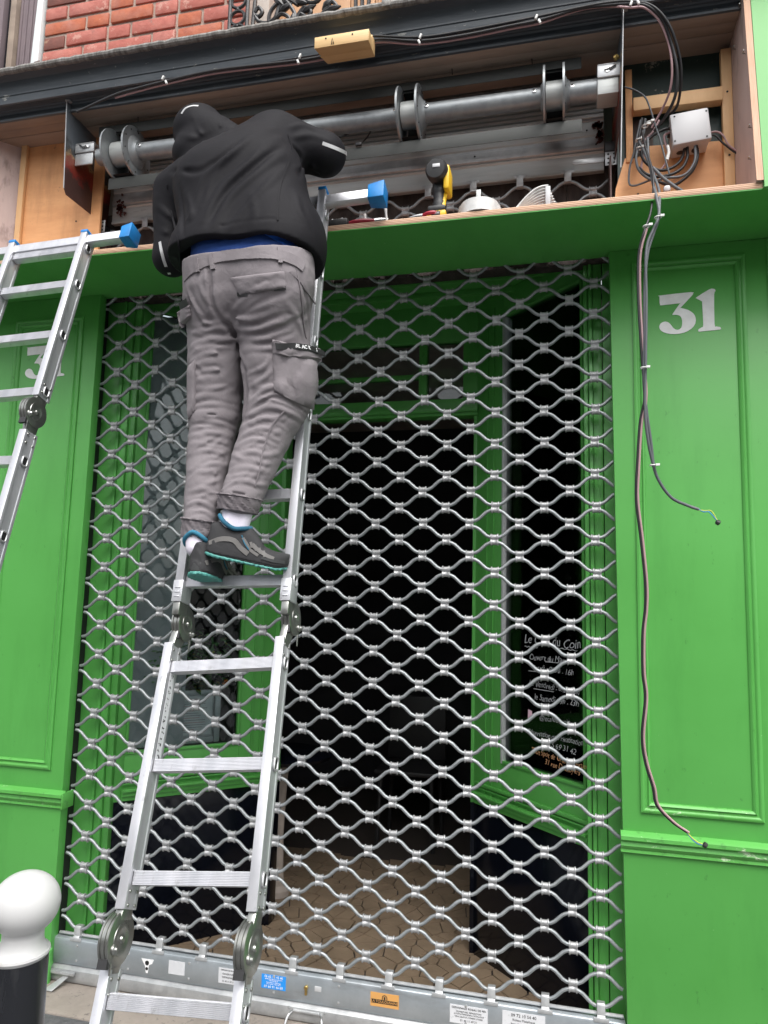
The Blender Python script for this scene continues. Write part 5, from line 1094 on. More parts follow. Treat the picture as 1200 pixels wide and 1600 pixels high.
# ================================================================= WORKER (clothes are signed-distance volumes turned into meshes)
class SD:
    def __init__(s, lo, hi, h):
        s.lo = np.array(lo, float); s.h = h; s.n = np.ceil((np.array(hi) - s.lo) / h).astype(int) + 1
        ax = [s.lo[i] + h * np.arange(s.n[i]) for i in range(3)]
        s.X, s.Y, s.Z = [a.astype(np.float32) for a in np.meshgrid(*ax, indexing='ij')]; s.d = np.full(s.X.shape, 9., np.float32)
    def cone(s, a, b, ra, rb, ky=1.0):
        """tapered capsule; ky < 1 flattens, > 1 deepens in Y"""
        a = np.array(a, float); b = np.array(b, float); S = np.array([1, 1 / ky, 1.]); A = a * S; B = b * S; ab = B - A; L2 = ab @ ab + 1e-12
        px, py, pz = s.X - A[0], s.Y * S[1] - A[1], s.Z - A[2]
        t = np.clip((px * ab[0] + py * ab[1] + pz * ab[2]) / L2, 0, 1)
        return np.sqrt((px - t * ab[0]) ** 2 + (py - t * ab[1]) ** 2 + (pz - t * ab[2]) ** 2) - (ra + (rb - ra) * t)
    def ell(s, c, r):
        k = np.sqrt(((s.X - c[0]) / r[0]) ** 2 + ((s.Y - c[1]) / r[1]) ** 2 + ((s.Z - c[2]) / r[2]) ** 2); return (k - 1) * min(r)
    def local(s, c, U, V, W):
        q = [s.X - c[0], s.Y - c[1], s.Z - c[2]]; return [sum(q[i] * A[i] for i in range(3)) for A in (U, V, W)]
    def add(s, d, k=.03):
        hh = np.clip(.5 + .5 * (s.d - d) / k, 0, 1); s.d = s.d * (1 - hh) + d * hh - k * hh * (1 - hh)
    def sub(s, d, k=.006):
        hh = np.clip(.5 - .5 * (s.d + d) / k, 0, 1); s.d = s.d * (1 - hh) - d * hh + k * hh * (1 - hh)
    def samp(s, P):
        q = (np.array(P, float) - s.lo) / s.h; q = np.clip(q, 0, s.n - 1.001); i = q.astype(int); f = q - i; v = 0
        for dx in (0, 1):
            for dy in (0, 1):
                for dz in (0, 1):
                    w_ = (f[..., 0] if dx else 1 - f[..., 0]) * (f[..., 1] if dy else 1 - f[..., 1]) * (f[..., 2] if dz else 1 - f[..., 2])
                    v = v + w_ * s.d[i[..., 0] + dx, i[..., 1] + dy, i[..., 2] + dz]
        return v
    def hit(s, px, py, t0=1.5, t1=3.2, lift=0):
        """front surface point along the line of sight through a photo pixel (the garments are modelled as seen from the street)"""
        d = ray(px, py); t = np.arange(t0, t1, .003); P = CAMP + d * t[:, None]
        ins = ((P > s.lo) & (P < s.lo + s.h * (s.n - 1))).all(1); v = np.where(ins, s.samp(P), 1)
        k = np.argmax(v < 0)
        if v[k] >= 0: k = np.argmin(v)
        p = P[k]; 
        if lift: p = p + s.nrm(p) * lift
        return p
    def nrm(s, p):
        e = .006; g = np.array([s.samp(p + np.eye(3)[i] * e) - s.samp(p - np.eye(3)[i] * e) for i in range(3)]); return g / (np.linalg.norm(g) + 1e-9)
    def fold(s, px, amp, wd, crisp=.5):
        """raised (amp>0) or sunk crease along a line on the surface, fading at both ends"""
        P = np.array(spline([s.hit(*q) for q in px], 6)); n = len(P)
        lo = np.maximum(((P.min(0) - 3 * wd - s.lo) / s.h).astype(int), 0); hi = np.minimum(((P.max(0) + 3 * wd - s.lo) / s.h).astype(int) + 1, s.n)
        sl_ = tuple(slice(lo[i], hi[i]) for i in range(3)); X, Y, Z = s.X[sl_], s.Y[sl_], s.Z[sl_]; best = np.full(X.shape, 9., np.float32); par = np.zeros(X.shape, np.float32)
        for i in range(n - 1):
            a, b = P[i], P[i + 1]; ab = b - a; L2 = ab @ ab + 1e-12
            t = np.clip(((X - a[0]) * ab[0] + (Y - a[1]) * ab[1] + (Z - a[2]) * ab[2]) / L2, 0, 1)
            d = np.sqrt((X - a[0] - t * ab[0]) ** 2 + (Y - a[1] - t * ab[1]) ** 2 + (Z - a[2] - t * ab[2]) ** 2); m_ = d < best; best = np.where(m_, d, best); par = np.where(m_, (i + t) / (n - 1), par)
        s.d[sl_] -= (amp * (np.exp(-(best / wd) ** 2) - crisp * np.exp(-((best - 1.9 * wd) / wd) ** 2)) * np.sin(np.clip(par, .02, .98) * np.pi) ** .6).astype(np.float32)
    def noise(s, amp, fr, seed=0, st=(1, 1, 1)):
        r = np.random.RandomState(seed); acc = 0
        for k in range(7):
            v = r.normal(size=3) * np.array(st); v /= np.linalg.norm(v); f = fr * (0.6 + .9 * r.rand()); acc = acc + np.sin((s.X * v[0] + s.Y * v[1] + s.Z * v[2]) * f + r.rand() * 6.28 + 1.3 * np.sin((s.X * v[1] + s.Z * v[0]) * f * .6))
        s.d += (amp / 3 * acc).astype(np.float32)
    def mesh(s, name, m, parent, smooth=True):
        d = s.d; ins = d < 0; nx, ny, nz = d.shape
        cnt = np.zeros((nx - 1, ny - 1, nz - 1), np.int32)
        for a in (0, 1):
            for b in (0, 1):
                for c in (0, 1): cnt += ins[a:nx - 1 + a, b:ny - 1 + b, c:nz - 1 + c]
        cell = (cnt > 0) & (cnt < 8); idx = -np.ones(cell.shape, np.int64); ci = np.argwhere(cell); idx[cell] = np.arange(len(ci))
        acc = np.zeros((len(ci), 3)); num = np.zeros(len(ci)); co = [(a, b, c) for a in (0, 1) for b in (0, 1) for c in (0, 1)]
        for p in co:
            for ax in range(3):
                if p[ax]: continue
                q = list(p); q[ax] = 1
                dp = d[ci[:, 0] + p[0], ci[:, 1] + p[1], ci[:, 2] + p[2]]; dq = d[ci[:, 0] + q[0], ci[:, 1] + q[1], ci[:, 2] + q[2]]
                mk = (dp < 0) != (dq < 0); t = np.where(mk, dp / np.where(mk, dp - dq, 1), 0)
                pt_ = np.tile(np.array(p, float), (len(ci), 1)); pt_[:, ax] += t; acc += pt_ * mk[:, None]; num += mk
        V = s.lo + s.h * (ci + acc / num[:, None]); F = []
        for ax in range(3):
            sa = [slice(1, -1)] * 3; sa[ax] = slice(0, -1); sb = [slice(1, -1)] * 3; sb[ax] = slice(1, None)
            A, B = ins[tuple(sa)], ins[tuple(sb)]
            e = np.argwhere(A != B) ; e = e + np.array([0 if i == ax else 1 for i in range(3)]); flip = A[A != B]
            u, v = (ax + 1) % 3, (ax + 2) % 3; du = np.zeros(3, int); du[u] = 1; dv = np.zeros(3, int); dv[v] = 1
            ok = (e < np.array(cell.shape)).all(1); e = e[ok]; flip = flip[ok]
            I = [idx[tuple((e - a * du - b * dv).T)] for a, b in ((0, 0), (1, 0), (1, 1), (0, 1))]
            Q = np.stack(I, 1); Q[~flip] = Q[~flip][:, ::-1]; F.append(Q[(Q >= 0).all(1)])
        F = np.concatenate(F); me = bpy.data.meshes.new(name)
        me.vertices.add(len(V)); me.vertices.foreach_set('co', V.astype(np.float32).ravel()); me.loops.add(F.size); me.polygons.add(len(F))
        me.polygons.foreach_set('loop_start', np.arange(0, F.size, 4, dtype=np.int32)); me.loops.foreach_set('vertex_index', F.ravel().astype(np.int32)); me.update(calc_edges=True); me.validate()
        me.polygons.foreach_set('use_smooth', [True] * len(me.polygons)); me.materials.append(m)
        return put(bpy.data.objects.new(name, me), parent)
    def band(s, name, px, width, m, parent, lift=.003, th=.002, n=6, rib=0):
        """strip of cloth or tape laid on the surface along a line"""
        path = spline([s.hit(*q) for q in px], n); g = MB(); V = []; N_ = len(path)
        for i, p in enumerate(path):
            t = path[min(i + 1, N_ - 1)] - path[max(i - 1, 0)]; nn = s.nrm(p); b = np.cross(nn, t); b /= np.linalg.norm(b) + 1e-9; L = lift + (rib if i % 2 else 0)
            V += [p + nn * (L - th) - b * width / 2, p + nn * L - b * width * .46, p + nn * L + b * width * .46, p + nn * (L - th) + b * width / 2]
        F = [(i * 4 + k, i * 4 + k + 1, i * 4 + 5 + k, i * 4 + 4 + k) for i in range(N_ - 1) for k in range(3)]; g.add(V, F)
        F2 = [(0, 1, 2, 3), tuple(range((N_ - 1) * 4, N_ * 4))[::-1]]; g.add([V[i] for i in (0, 1, 2, 3)], [(0, 1, 2, 3)]); return g.build(name, m, parent, smooth=50)
    def patch(s, name, quad, m, parent, nu=14, nv=10, lift=.006, th=.006, waves=0):
        """cloth panel (pocket, flap) draped over the surface between four photo-plane corners"""
        q = [np.array(c, float) for c in quad]; V = []; Vb = []
        for j in range(nv + 1):
            for i in range(nu + 1):
                a, b = i / nu, j / nv; c = (q[0] * (1 - a) + q[1] * a) * (1 - b) + (q[3] * (1 - a) + q[2] * a) * b
                p = s.hit(*c); nn = s.nrm(p); e = min(a, 1 - a, b, 1 - b); L = lift * min(1, .45 + e * 6) + waves * math.sin(a * 17 + b * 5) * min(1, e * 8)
                V.append(p + nn * L); Vb.append(p - nn * .004)
        W_ = nu + 1; g = MB(); F = [(j * W_ + i, j * W_ + i + 1, (j + 1) * W_ + i + 1, (j + 1) * W_ + i) for j in range(nv) for i in range(nu)]
        rim = [i for i in range(W_)] + [j * W_ + nu for j in range(1, nv + 1)] + [nv * W_ + i for i in range(nu - 1, -1, -1)] + [j * W_ for j in range(nv - 1, 0, -1)]
        n0 = len(V); VV = V + [Vb[i] for i in rim]; R2 = len(rim); F += [(rim[(k + 1) % R2], rim[k], n0 + k, n0 + (k + 1) % R2) for k in range(R2)]
        g.add(VV, F); return g.build(name, m, parent, smooth=60)
def fabric(name, base, var, rough=.9, scale=900, bump=.25, big=.25, sheen=0, spec=.25):
    mt = mat(name, base, rough, spec=spec, var=var, vscale=7, vdetail=8); N = mt.node_tree.nodes; L = mt.node_tree.links; b = N['Principled BSDF']
    tc = N.new('ShaderNodeTexCoord'); n1 = N.new('ShaderNodeTexNoise'); n1.inputs['Scale'].default_value = scale; n1.inputs['Detail'].default_value = 2; L.new(tc.outputs['Object'], n1.inputs[0])
    n2 = N.new('ShaderNodeTexNoise'); n2.inputs['Scale'].default_value = 34; n2.inputs['Detail'].default_value = 6; n2.inputs['Distortion'].default_value = .8; L.new(tc.outputs['Object'], n2.inputs[0])
    b1 = N.new('ShaderNodeBump'); b1.inputs['Strength'].default_value = bump; b1.inputs['Distance'].default_value = .0008; L.new(n1.outputs['Fac'], b1.inputs['Height'])
    b2 = N.new('ShaderNodeBump'); b2.inputs['Strength'].default_value = big; b2.inputs['Distance'].default_value = .006; L.new(n2.outputs['Fac'], b2.inputs['Height']); L.new(b1.outputs[0], b2.inputs['Normal']); L.new(b2.outputs[0], b.inputs['Normal'])
    b.inputs['Sheen Weight'].default_value = sheen; return mt
M['trouser'] = fabric('grey_mauve_cotton', (.235, .213, .224), (.19, .172, .181), .92, big=.4, spec=.15)
M['trouser_dk'] = fabric('grey_mauve_ribbing', (.21, .19, .20), (.165, .148, .158), .95, spec=.15)
M['jacket'] = fabric('black_softshell', (.0135, .013, .0155), (.010, .0095, .0115), .68, bump=.1, big=.15, sheen=0, spec=.13)
M['shirt'] = fabric('navy_shirt', (.015, .05, .20), (.01, .035, .14), .8)
M['shirt_b'] = fabric('bright_blue_shirt_panel', (.02, .12, .55), (.015, .09, .42), .7)
M['reflect'] = mat('reflective_tape', (.50, .50, .50), .4, metal=.4)
M['ink_tape'] = mat('black_tape', (.012, .012, .013), .6)
M['skin'] = mat('skin', (.50, .29, .21), .55, var=(.45, .24, .17), vscale=12)
M['sock'] = fabric('white_sock', (.68, .64, .72), (.60, .57, .65), .95, scale=500, bump=.5)
M['shoe'] = fabric('charcoal_shoe_upper', (.045, .045, .047), (.03, .03, .032), .7)
M['shoe_gry'] = mat('grey_shoe_overlay', (.13, .125, .12), .6, bump=.1)
M['sole'] = mat('dark_shoe_sole', (.035, .037, .038), .7)
M['teal'] = mat('teal_sole_rubber', (.10, .36, .32), .55, var=(.06, .24, .21), vscale=30)
M['mesh_blue'] = fabric('blue_mesh_lining', (.06, .28, .42), (.015, .06, .10), .8, scale=300)
wk = thing('person', 'worker seen from behind on the ladder in black hooded jacket and grey cargo trousers', 'person', at(370, 900, Y=-.78))
A = lambda x, y, Y: at(x, y, Y=Y)
# ---- trousers
T = SD((.60, -1.10, 1.50), (1.32, -.50, 2.72), .0043)
hipL, kneeL, ankL = A(342, 478, -.77), A(336, 645, -.73), A(311, 830, -.835)
hipR, kneeR, ankR = A(428, 478, -.78), A(433, 632, -.745), A(376, 780, -.83)
T.add(T.cone(hipL, kneeL, .104, .082, 1.05), .02); T.add(T.cone(kneeL, ankL, .081, .050), .03)
D2 = SD((.60, -1.10, 1.50), (1.32, -.50, 2.72), .0043); D2.d = D2.cone(hipR, kneeR, .116, .098, 1.05); D2.add(D2.cone(kneeR, ankR, .090, .062), .03)
D2.add(D2.ell(A(466, 590, -.74), (.062, .07, .10)), .03)
T.add(D2.d, .012)
T.add(T.cone(A(348, 432, -.79), A(430, 428, -.80), .112, .120, 1.05), .05)
T.add(T.ell(A(345, 450, -.83), (.10, .085, .12)), .05); T.add(T.ell(A(428, 446, -.845), (.112, .09, .13)), .05)
T.add(T.cone(A(352, 398, -.80), A(424, 392, -.80), .118, .118, .95), .06)
for px, a, w_ in (([(326, 405), (328, 440), (332, 475), (345, 500)], -.010, .010), ([(345, 500), (362, 515), (374, 540), (384, 580)], -.016, .014), ([(384, 580), (386, 620), (378, 660)], -.010, .012),
    ([(298, 520), (330, 515), (366, 512)], .007, .010), ([(296, 545), (330, 530), (372, 532)], .008, .010), ([(298, 566), (330, 552), (378, 556)], .007, .009), ([(299, 590), (335, 578), (382, 584)], .007, .009),
    ([(300, 612), (340, 606), (380, 600)], .006, .009), ([(296, 640), (330, 632), (374, 640)], .009, .009), ([(294, 652), (330, 648), (370, 656)], -.006, .007), ([(294, 664), (335, 660), (368, 672)], .009, .009), ([(293, 684), (330, 676), (362, 684)], .008, .009),
    ([(293, 697), (330, 692), (358, 700)], -.005, .007), ([(293, 712), (325, 704), (356, 712)], .006, .010), ([(292, 735), (320, 738), (348, 730)], .005, .010), ([(293, 770), (318, 764), (340, 772)], .006, .010), ([(292, 790), (312, 784), (338, 798)], .008, .008), ([(296, 802), (316, 798), (334, 808)], .006, .007),
    ([(352, 495), (390, 500), (430, 488)], .007, .012), ([(362, 512), (400, 515), (445, 500), (480, 498)], .009, .012), ([(372, 530), (410, 530), (450, 520)], .008, .011), ([(380, 548), (415, 545), (440, 540)], .007, .010),
    ([(370, 500), (410, 470), (450, 455)], -.005, .012), ([(360, 490), (400, 455), (430, 445)], .005, .012),
    ([(388, 585), (410, 575), (422, 560)], .007, .009), ([(390, 605), (412, 592), (424, 580)], .007, .009), ([(392, 625), (420, 606), (440, 606), (470, 625)], .010, .010), ([(394, 640), (425, 622), (455, 630), (486, 652)], -.010, .009),
    ([(386, 652), (420, 636), (455, 646), (478, 662)], .012, .010), ([(378, 668), (410, 654), (440, 656)], .009, .009), ([(374, 684), (405, 670), (436, 676)], .008, .009), ([(368, 700), (400, 686), (430, 696)], .007, .009),
    ([(362, 716), (395, 706), (425, 716)], .006, .009), ([(356, 738), (390, 730), (418, 740)], .006, .010), ([(352, 756), (385, 752), (412, 762)], .007, .009), ([(346, 768), (372, 772), (405, 776)], -.007, .007),
    ([(300, 470), (315, 500), (340, 512)], .006, .010), ([(292, 450), (305, 480), (322, 500)], .005, .009), ([(470, 440), (480, 480), (488, 520)], -.005, .010), ([(310, 440), (320, 465), (334, 480)], .004, .010), ([(445, 470), (465, 500), (480, 540)], .005, .012)):
    T.fold(px, a * .85, w_ * .7, .4)
rf = random.Random(6)
for k in range(70):
    if k % 2: cx, cy = rf.uniform(305, 365), rf.uniform(500, 790); cx = min(cx, 372 - (cy - 500) * .09)
    else: cy = rf.uniform(500, 765); cx = rf.uniform(400, 470) - (cy - 560) * .25 * (cy > 640)
    L_ = rf.uniform(10, 24); an = rf.gauss(-.15, .35); T.fold([(cx - L_ * math.cos(an), cy - L_ * math.sin(an)), (cx, cy + rf.uniform(-2, 2)), (cx + L_ * math.cos(an), cy + L_ * math.sin(an))], rf.choice((-1, 1)) * rf.uniform(.0015, .0036), rf.uniform(.005, .008))
T.noise(.0018, 38, 3, (1, .6, .6)); T.noise(.0012, 90, 4, (.4, .6, 1))
def plane3(S, a, b, c, up=(0, 0, 1)):
    n = np.cross(b - a, c - a); n /= np.linalg.norm(n); n = n if n @ np.array(up) > 0 else -n
    return (S.X - a[0]) * n[0] + (S.Y - a[1]) * n[1] + (S.Z - a[2]) * n[2]
T.d = np.maximum(T.d, plane3(T, A(288, 422, -.76), A(388, 386, -.93), A(480, 402, -.76)))
tr = T.mesh('trousers', M['trouser'], wk)
for nm, px, w_, m_ in (('waistband', [(289, 433), (300, 421), (320, 410), (345, 402), (375, 398), (405, 397), (435, 400), (458, 407), (474, 419)], .036, 'trouser'), ('belt_loop', [(308, 404), (311, 426)], .013, 'trouser'), ('belt_loop', [(330, 398), (334, 422)], .013, 'trouser'), ('belt_loop', [(436, 388), (438, 412)], .013, 'trouser')):
    T.band(nm, px, w_, M[m_], tr, lift=.009 if 'loop' in nm else .005, th=.008, n=8, rib=.0016 if nm == 'waistband' else 0)
T.patch('pocket_flap', [(360, 434), (444, 424), (446, 450), (376, 461)], M['trouser'], tr, lift=.008, waves=.0015)
T.band('flap_tab', [(372, 460), (388, 460)], .012, M['ink_tape'], tr, lift=.004); T.band('flap_tab', [(428, 452), (446, 450)], .012, M['ink_tape'], tr, lift=.004)
T.patch('cargo_pocket', [(426, 545), (494, 562), (488, 640), (428, 612)], M['trouser'], tr, lift=.014, waves=.002)
T.patch('pocket_flap', [(425, 530), (498, 548), (499, 566), (427, 556)], M['trouser'], tr, lift=.020, waves=.0015)
bt = T.band('black_tape', [(428, 543), (450, 542), (475, 547), (497, 556)], .020, M['ink_tape'], tr, lift=.0235)
lp_ = spline([(456, 542.6), (466, 544.6), (476, 547.4), (486, 551.2), (497, 556.4)], 10)
for i, chr_ in enumerate('BLACK SQU'):
    q_ = lp_[min(int(i * 4.6) + 1, len(lp_) - 2)]; q2_ = lp_[min(int(i * 4.6) + 3, len(lp_) - 1)]
    if chr_ == ' ': continue
    pa, pb = T.hit(*q_, lift=.0246), T.hit(*q2_, lift=.0246); nn = T.nrm(T.hit(*q_)); uz = np.cross(pb - pa, nn); uz = uz if uz[2] > 0 else -uz
    text_mesh('print', chr_, .0150, M['ink_wht'], tr, pa, pb - pa, uz, thick=.0004, bold=.0005)
T.patch('cargo_pocket', [(281, 488), (298, 476), (300, 494), (286, 512)], M['trouser'], tr, lift=.014); T.band('black_tape', [(286, 478), (298, 470)], .022, M['ink_tape'], tr, lift=.012)
T.patch('cargo_pocket', [(296, 572), (306, 562), (306, 640), (296, 655)], M['trouser'], tr, lift=.012)
for px in ([(326, 424), (328, 450), (331, 478)], [(462, 420), (470, 460), (474, 510), (478, 530)], [(444, 642), (425, 665), (412, 700), (405, 735), (398, 760)], [(452, 425), (468, 440), (482, 460), (492, 475)]):
    T.band('seam', px, .004, M['trouser_dk'], tr, lift=.0032, th=.004, n=10, rib=.0008)
for nm, c0, c1, r0, r1 in (('cuff', (375, 776), (371, 800), .066, .060), ('cuff', (313, 812), (308, 843), .054, .049)):
    a = A(*c0, ankR[1] if c0[0] > 350 else ankL[1]); b = A(*c1, ankR[1] if c0[0] > 350 else ankL[1]); ax = b - a; L = np.linalg.norm(ax)
    pr = []
    for k in range(15): t = k / 14; pr.append((L * t, r0 + (r1 - r0) * t + .0013 * (1 if k % 2 else -1) + (.004 if k < 2 else 0)))
    g = MB(); seg_ = 60; u = np.cross(ax / L, [0, 1., 0]); u /= np.linalg.norm(u); v = np.cross(ax / L, u); V = []
    for i, (d, r) in enumerate(pr):
        for k in range(seg_): an = 2 * math.pi * k / seg_; rr_ = r * (1 + .035 * math.sin(an * 15 + i * .9) + .02 * math.sin(an * 7 + i)); V.append(a + ax / L * d + rr_ * (u * math.cos(an) + v * math.sin(an)))
    g.add(V, [(i * seg_ + k, i * seg_ + (k + 1) % seg_, (i + 1) * seg_ + (k + 1) % seg_, (i + 1) * seg_ + k) for i in range(len(pr) - 1) for k in range(seg_)]); g.build(nm, M['trouser_dk'], tr, smooth=80)
# ---- shirt
S2 = SD((.62, -1.05, 2.3), (1.30, -.5, 2.75), .006)
S2.add(S2.cone(A(350, 420, -.79), A(426, 414, -.79), .108, .108, 1.0), .05); S2.add(S2.cone(A(352, 360, -.78), A(424, 355, -.78), .115, .115, 1.0), .06)
for px in ([(300, 412), (340, 390), (390, 378)], [(310, 415), (350, 396), (400, 384)], [(330, 385), (370, 372), (420, 372)], [(400, 382), (430, 380), (455, 388)]): S2.fold(px, .006, .008)
sh = S2.mesh('shirt', M['shirt'], wk)
S2.patch('blue_panel', [(402, 360), (450, 362), (468, 390), (448, 386)], M['shirt_b'], sh, lift=.003)
# ---- jacket
J = SD((.50, -1.12, 2.22), (1.36, -.25, 3.36), .0052)
J.add(J.cone(A(352, 400, -.79), A(350, 300, -.73), .150, .148, .92), .05); J.add(J.cone(A(432, 392, -.79), A(410, 300, -.73), .148, .150, .92), .07)
J.add(J.cone(A(310, 290, -.66), A(420, 235, -.65), .105, .115, .95), .08); J.add(J.cone(A(340, 300, -.74), A(400, 270, -.72), .13, .13, .9), .08)
J.add(J.ell(A(480, 385, -.74), (.055, .10, .10)), .05); J.add(J.ell(A(302, 405, -.78), (.07, .10, .08)), .05)
hem = plane3(J, A(284, 432, -.72), A(392, 353, -.955), A(496, 425, -.72))
inner = J.d + .030
J.d = np.maximum(J.d, -hem); J.sub(np.maximum(inner, J.Z - A(392, 338, -.8)[2]), .004)
shR, elR, wrR = A(436, 222, -.63), A(506, 242, -.585), A(476, 236, -.36)
shL, elL, wrL = A(276, 300, -.66), A(268, 402, -.66), A(292, 330, -.38)
J.add(J.cone(shR, elR, .092, .073), .05); J.add(J.cone(elR, wrR, .072, .048), .02)
J.add(J.cone(shL, elL, .080, .062), .035); J.add(J.cone(elL, wrL, .060, .046), .02)
J.add(J.ell(A(316, 212, -.575), (.098, .115, .10)), .03); J.add(J.ell(A(338, 222, -.60), (.10, .10, .085)), .03); J.add(J.ell(A(304, 246, -.60), (.075, .09, .065)), .03); J.add(J.cone(A(318, 240, -.62), A(365, 222, -.62), .08, .06), .03)
J.sub(J.ell(A(316, 205, -.44), (.075, .10, .09)), .02)
for px, a, w_ in (([(268, 268), (300, 268), (340, 252), (375, 222)], -.012, .011), ([(300, 180), (312, 205), (322, 235)], .005, .008), ([(335, 168), (345, 195), (350, 222)], .004, .007), ([(272, 215), (300, 215), (325, 205)], .005, .012),
    ([(440, 215), (395, 248), (345, 295), (318, 345)], .012, .014), ([(446, 240), (405, 268), (360, 310), (332, 362)], .012, .013), ([(430, 200), (372, 232), (322, 275), (300, 330)], .010, .014), ([(442, 228), (400, 258), (352, 302), (324, 352)], -.010, .010),
    ([(446, 262), (415, 292), (378, 335), (355, 365)], .009, .013), ([(425, 300), (395, 330), (372, 360)], .006, .012), ([(290, 300), (298, 340), (304, 385)], .009, .013), ([(280, 290), (285, 330), (288, 370)], -.010, .010),
    ([(455, 225), (470, 250), (468, 275)], -.012, .010), ([(450, 200), (475, 196), (500, 206)], .008, .010), ([(455, 215), (485, 212), (515, 222)], .006, .010), ([(462, 262), (490, 262), (520, 258)], .006, .010), ([(470, 275), (495, 272), (515, 264)], -.005, .008),
    ([(245, 320), (262, 335), (275, 345)], .007, .010), ([(240, 350), (258, 362), (274, 368)], .006, .010), ([(262, 390), (274, 400), (284, 415)], .006, .009), ([(300, 380), (350, 352), (410, 342), (470, 350)], -.004, .006), ([(392, 300), (398, 330), (392, 352)], .005, .012), ([(462, 300), (468, 330), (482, 352)], .007, .012),
    ([(350, 250), (330, 285), (318, 320)], .006, .012), ([(390, 215), (360, 240), (335, 262)], .006, .012)):
    J.fold(px, a * .85, w_ * .9, .12)
J.noise(.0028, 22, 8, (1, .6, .8))
jk = J.mesh('jacket', M['jacket'], wk)
for px in ([(450, 212), (456, 235), (450, 258), (438, 290), (434, 330), (434, 345)], [(262, 290), (268, 330), (278, 375), (282, 420)]):
    J.band('seam', px, .005, M['jacket'], jk, lift=.0038, th=.006, n=10)
J.band('reflective_tape', [(504, 224), (520, 230), (534, 236), (541, 240)], .013, M['reflect'], jk, lift=.0022, n=8)
J.band('reflective_tape', [(250, 378), (253, 395), (258, 412), (265, 428)], .011, M['reflect'], jk, lift=.0022, n=8)
J.band('reflective_tape', [(284, 178), (290, 170), (300, 166), (310, 166)], .009, M['reflect'], jk, lift=.0022, n=8)
# ---- body inside the clothes
B = SD((.50, -1.05, 1.50), (1.34, -.16, 3.34), .0075)
B.add(B.ell(A(314, 212, -.55), (.075, .095, .105)), .01); B.add(B.cone(A(318, 215, -.47), A(318, 222, -.44), .022, .012), .015)
B.add(B.cone(A(322, 228, -.58), A(345, 262, -.66), .055, .06), .02); B.add(B.cone(A(300, 285, -.66), A(415, 235, -.65), .06, .06, 1), .03)
B.add(B.cone(A(370, 262, -.68), A(388, 400, -.78), .11, .10, .9), .05); B.add(B.cone(A(350, 430, -.78), A(425, 426, -.78), .08, .08), .04)
for a, b, c in ((hipL, kneeL, ankL), (hipR, kneeR, ankR)): B.add(B.cone(a, b, .07, .052), .02); B.add(B.cone(b, c, .050, .035), .02)
for a, b, c in ((shL, elL, wrL), (shR, elR, wrR)): B.add(B.cone(a, b, .045, .038), .02); B.add(B.cone(b, c, .036, .027), .015)
for wr, tgt, s in ((wrR, wrR + np.array([-.03, .085, .02]), 1), (wrL, wrL + np.array([.02, .085, .02]), -1)):
    f = (tgt - wr) / np.linalg.norm(tgt - wr); sd2 = np.cross(f, [0, 0, 1.]); sd2 /= np.linalg.norm(sd2); up = np.cross(sd2, f)
    for q in (-1, 0, 1): B.add(B.cone(wr + f * .01 + sd2 * q * .012, wr + f * .075 + sd2 * q * .025, .017, .013), .01)
    for i, L_ in enumerate((.030, .036, .033, .026)):
        b0_ = wr + f * .082 + sd2 * (-.033 + .022 * i); b1_ = b0_ + f * L_ + up * .004; b2_ = b1_ + (f * .5 - up * .85) * L_ * .75; b3_ = b2_ + (-f * .25 - up) * L_ * .45
        B.add(B.cone(b0_, b1_, .0098, .0092), .004); B.add(B.cone(b1_, b2_, .0092, .0085), .004); B.add(B.cone(b2_, b3_, .0085, .0078), .004)
    th0 = wr + f * .03 - sd2 * s * .028; th1 = th0 - sd2 * s * .028 + f * .03 - up * .012; B.add(B.cone(th0, th1, .013, .011), .008); B.add(B.cone(th1, th1 + f * .028 - up * .018, .011, .009), .004)
body = B.mesh('body', M['skin'], wk)
